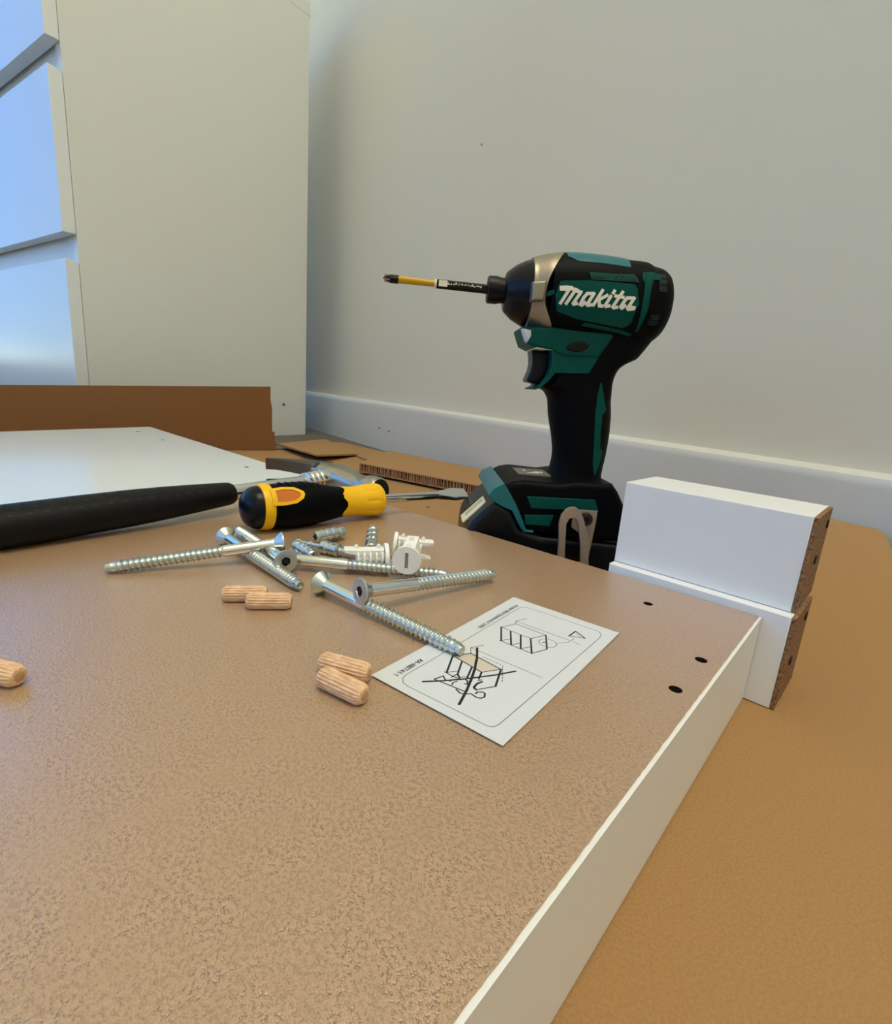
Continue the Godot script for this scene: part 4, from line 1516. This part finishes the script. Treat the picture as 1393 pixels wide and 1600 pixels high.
# ------------------------------------------------------------------ printed slip
func slip() -> void:
	var ang := deg_to_rad(126.168)
	var u := Vector3(cos(ang), 0, sin(ang))
	var v := Vector3(cos(ang - PI / 2), 0, sin(ang - PI / 2))
	var L := 0.08696
	var W := 0.0469
	var c := Vector3(0.0256, TOP + 0.0006, -0.1621)
	var t := thing("paper_slip", "white printed instruction slip with furniture diagrams under a screw tip", "paper", c)
	# x along the long side, y across, z up
	t.transform = Transform3D(Basis(u, v, u.cross(v)), c - u * L / 2 - v * W / 2)
	var m := mat(Color.WHITE, 0.75)
	m.albedo_texture = slip_print()
	m.texture_filter = BaseMaterial3D.TEXTURE_FILTER_LINEAR_WITH_MIPMAPS
	var g := Geo.new()
	var nx := 24
	for i in nx:
		var x0 := L * i / nx
		var x1 := L * (i + 1) / nx
		var z0 := lift(x0 / L)
		var z1 := lift(x1 / L)
		var a := i / float(nx)
		var b := (i + 1) / float(nx)
		g.quad_uv([Vector3(x0, 0, z0), Vector3(x1, 0, z1), Vector3(x1, W, z1), Vector3(x0, W, z0)], [Vector2(a, 1), Vector2(b, 1), Vector2(b, 0), Vector2(a, 0)])
		var e := Vector3(0, 0, -0.00012)
		g.quad_uv([Vector3(x0, W, z0) + e, Vector3(x1, W, z1) + e, Vector3(x1, 0, z1) + e, Vector3(x0, 0, z0) + e], [Vector2(0.01, 0.01), Vector2(0.02, 0.01), Vector2(0.02, 0.02), Vector2(0.01, 0.02)])
	part("sheet", g, m, t)
	words(t, "© Inter IKEA Systems B.V. 2009", Vector3(0.0068, 0.00545, 0.0), 0.029, 0.0019)
	words(t, "AA-480743-1", Vector3(0.0689, 0.0053, 0.0), 0.0128, 0.0021)

func lift(f: float) -> float:
	return 0.0002 * pow(absf(f - 0.5) * 2.0, 3.0)

func words(t: Node3D, s: String, at: Vector3, width: float, height: float) -> void:
	var tm := TextMesh.new()
	var f := SystemFont.new()
	f.font_names = PackedStringArray(["Droid Sans"])
	tm.font = f
	tm.text = s
	tm.font_size = 32
	tm.pixel_size = 0.01
	tm.depth = 0.005
	tm.curve_step = 4.0
	tm.horizontal_alignment = HORIZONTAL_ALIGNMENT_LEFT
	var box := tm.get_aabb()
	var sx := width / maxf(box.size.x, 0.001)
	var o := MeshInstance3D.new()
	o.name = "printed_words"
	o.mesh = tm
	o.material_override = mats.print_black
	o.transform = Transform3D(Basis(Vector3(sx, 0, 0), Vector3(0, sx, 0), Vector3(0, 0, 0.004)), at + Vector3(-box.position.x * sx, -(box.position.y + box.size.y / 2) * sx, 0.00022))
	t.add_child(o, true)

var ink: Image
const SX := 16.0       # texture pixels per millimetre

func line(flat: Array, w: float, dark := 0.08) -> void:
	for i in range(0, flat.size() - 2, 2):
		seg(Vector2(flat[i], flat[i + 1]) * SX, Vector2(flat[i + 2], flat[i + 3]) * SX, w * SX / 2, dark)

func seg(a: Vector2, b: Vector2, r: float, dark: float) -> void:
	var h := ink.get_height()
	var w := ink.get_width()
	for y in range(maxi(0, int(minf(a.y, b.y) - r - 1)), mini(h, int(maxf(a.y, b.y) + r + 2))):
		for x in range(maxi(0, int(minf(a.x, b.x) - r - 1)), mini(w, int(maxf(a.x, b.x) + r + 2))):
			var p := Vector2(x + 0.5, y + 0.5)
			var d := p.distance_to(Geometry2D.get_closest_point_to_segment(p, a, b))
			var k := clampf(r + 0.5 - d, 0.0, 1.0)
			if k > 0.0:
				var yy := h - 1 - y
				var c := ink.get_pixel(x, yy)
				ink.set_pixel(x, yy, c.lerp(Color(dark, dark, dark), k))

func slip_print() -> ImageTexture:
	var w := int(86.96 * SX)
	var h := int(46.9 * SX)
	ink = Image.create(w, h, false, Image.FORMAT_RGB8)
	ink.fill(Color(0.83, 0.845, 0.865))
	# tinted top of the crossed-out box
	var tint := PackedVector2Array([Vector2(59.4, 10.8), Vector2(53.8, 14.3), Vector2(55.3, 27.2), Vector2(61.3, 23.6)])
	for y in range(int(10 * SX), int(28 * SX)):
		for x in range(int(53 * SX), int(62 * SX)):
			if Geometry2D.is_point_in_polygon(Vector2(x, y) / SX, tint):
				ink.set_pixel(x, h - 1 - y, Color(0.80, 0.77, 0.70))
	line([9.0, 7.5, 79.3, 7.4, 81.6, 8.1, 83.2, 9.8, 83.6, 11.8, 82.9, 39.6, 82.2, 41.0, 80.1, 41.6, 9.5, 42.7, 6.6, 42.2, 5.0, 41.0, 4.6, 39.0, 5.2, 11.0, 6.0, 8.8, 7.2, 7.8, 9.0, 7.5], 0.22, 0.3)
	line([50.5, 12.0, 50.3, 39.3], 0.22, 0.3)
	line([54.1, 14.5, 50.5, 12.0, 45.9, 14.3], 0.25, 0.2)
	# box fixed to the wall
	line([29.0, 11.3, 22.4, 14.0, 22.4, 26.8, 29.1, 24.0, 29.0, 11.3], 0.3)
	line([29.0, 11.3, 38.3, 16.9], 0.6)
	line([38.6, 16.6, 38.7, 29.5, 31.9, 32.1], 0.38)
	line([29.5, 15.7, 38.5, 21.2], 0.6)
	line([29.3, 20.0, 38.5, 25.1], 0.6)
	line([29.1, 24.0, 38.7, 29.5], 0.6)
	line([22.4, 26.8, 32.0, 32.0], 0.55)
	line([38.3, 16.9, 34.8, 18.8], 0.28)
	line([38.5, 21.2, 34.8, 22.9], 0.28)
	line([38.5, 25.1, 34.6, 27.0], 0.28)
	line([22.4, 14.0, 20.1, 12.7, 15.1, 14.7], 0.25, 0.2)
	line([20.1, 12.7, 19.9, 34.8], 0.25, 0.25)
	var ring := []
	for k in 25:
		var a := TAU * k / 24.0
		ring.append_array([27.7 + 3.1 * cos(a), 30.2 + 3.2 * sin(a)])
	line(ring, 0.22, 0.35)
	line([25.4, 32.6, 23.4, 34.2, 21.2, 35.4, 17.1, 35.9], 0.22, 0.3)
	line([19.9, 36.5, 20.2, 39.5], 0.22, 0.35)
	line([16.7, 33.5, 11.1, 33.8], 0.55)
	line([11.1, 33.8, 14.0, 38.8], 0.5)
	line([14.0, 38.8, 16.7, 33.5], 0.35)
	line([13.2, 35.0, 14.4, 36.8], 0.2, 0.4)
	line([28.6, 28.6, 27.6, 29.2], 0.5, 0.3)
	# tipped box on a lying figure, crossed out
	line([59.4, 10.8, 53.8, 14.3, 55.3, 27.2], 0.45)
	line([55.3, 27.2, 61.3, 23.6], 0.32)
	line([61.3, 23.6, 59.4, 10.8], 0.45)
	line([59.4, 10.8, 69.2, 15.6], 0.65)
	line([60.5, 15.3, 67.4, 18.6], 0.6)
	line([61.0, 19.6, 67.4, 22.2], 0.6)
	line([61.3, 23.6, 65.2, 25.1], 0.6)
	line([55.3, 27.2, 65.0, 31.1], 0.65)
	line([65.0, 31.1, 70.6, 27.9], 0.4)
	line([69.4, 15.0, 69.7, 18.5, 69.3, 20.9, 67.7, 22.1], 0.4)
	line([69.2, 15.6, 66.2, 17.7], 0.28)
	line([67.4, 18.6, 68.6, 20.3, 66.7, 21.7], 0.35)
	for k in 6:
		var a := 18.6 + k * 1.3
		line([52.9, a, 52.9, a + 0.75], 0.25, 0.3)
	for k in 6:
		var f := k / 6.0
		line([53.0 + 8.9 * f, 26.4 + 5.2 * f, 53.0 + 8.9 * (f + 0.1), 26.4 + 5.2 * (f + 0.1)], 0.28, 0.25)
	line([75.0, 15.2, 71.6, 16.1, 72.9, 17.8, 72.4, 19.5], 0.45)
	line([75.0, 15.2, 73.8, 26.4], 0.45)
	line([74.7, 23.3, 75.5, 25.1, 75.2, 26.3, 73.5, 27.9, 73.9, 29.9, 73.5, 31.2, 72.2, 31.7, 70.5, 30.9, 70.3, 29.9, 71.5, 28.7, 72.5, 28.9], 0.5)
	line([73.8, 21.0, 72.3, 20.5, 71.1, 21.0], 0.4)
	line([70.4, 18.4, 67.8, 18.6, 69.3, 20.9], 0.4)
	line([65.8, 26.7, 67.7, 26.2, 69.7, 26.5, 70.4, 26.9, 70.6, 27.9], 0.75)
	line([66.3, 25.5, 64.9, 26.0], 0.4)
	line([70.5, 23.5, 70.1, 24.3, 68.6, 23.1, 68.3, 22.2], 0.5)
	line([49.1, 13.7, 54.9, 17.5, 61.6, 21.1, 67.2, 23.6, 73.4, 26.1, 80.2, 28.4], 0.85)
	line([78.5, 13.6, 73.7, 17.8, 68.3, 21.9, 59.8, 27.5, 53.0, 31.2], 0.75)
	return ImageTexture.create_from_image(ink)
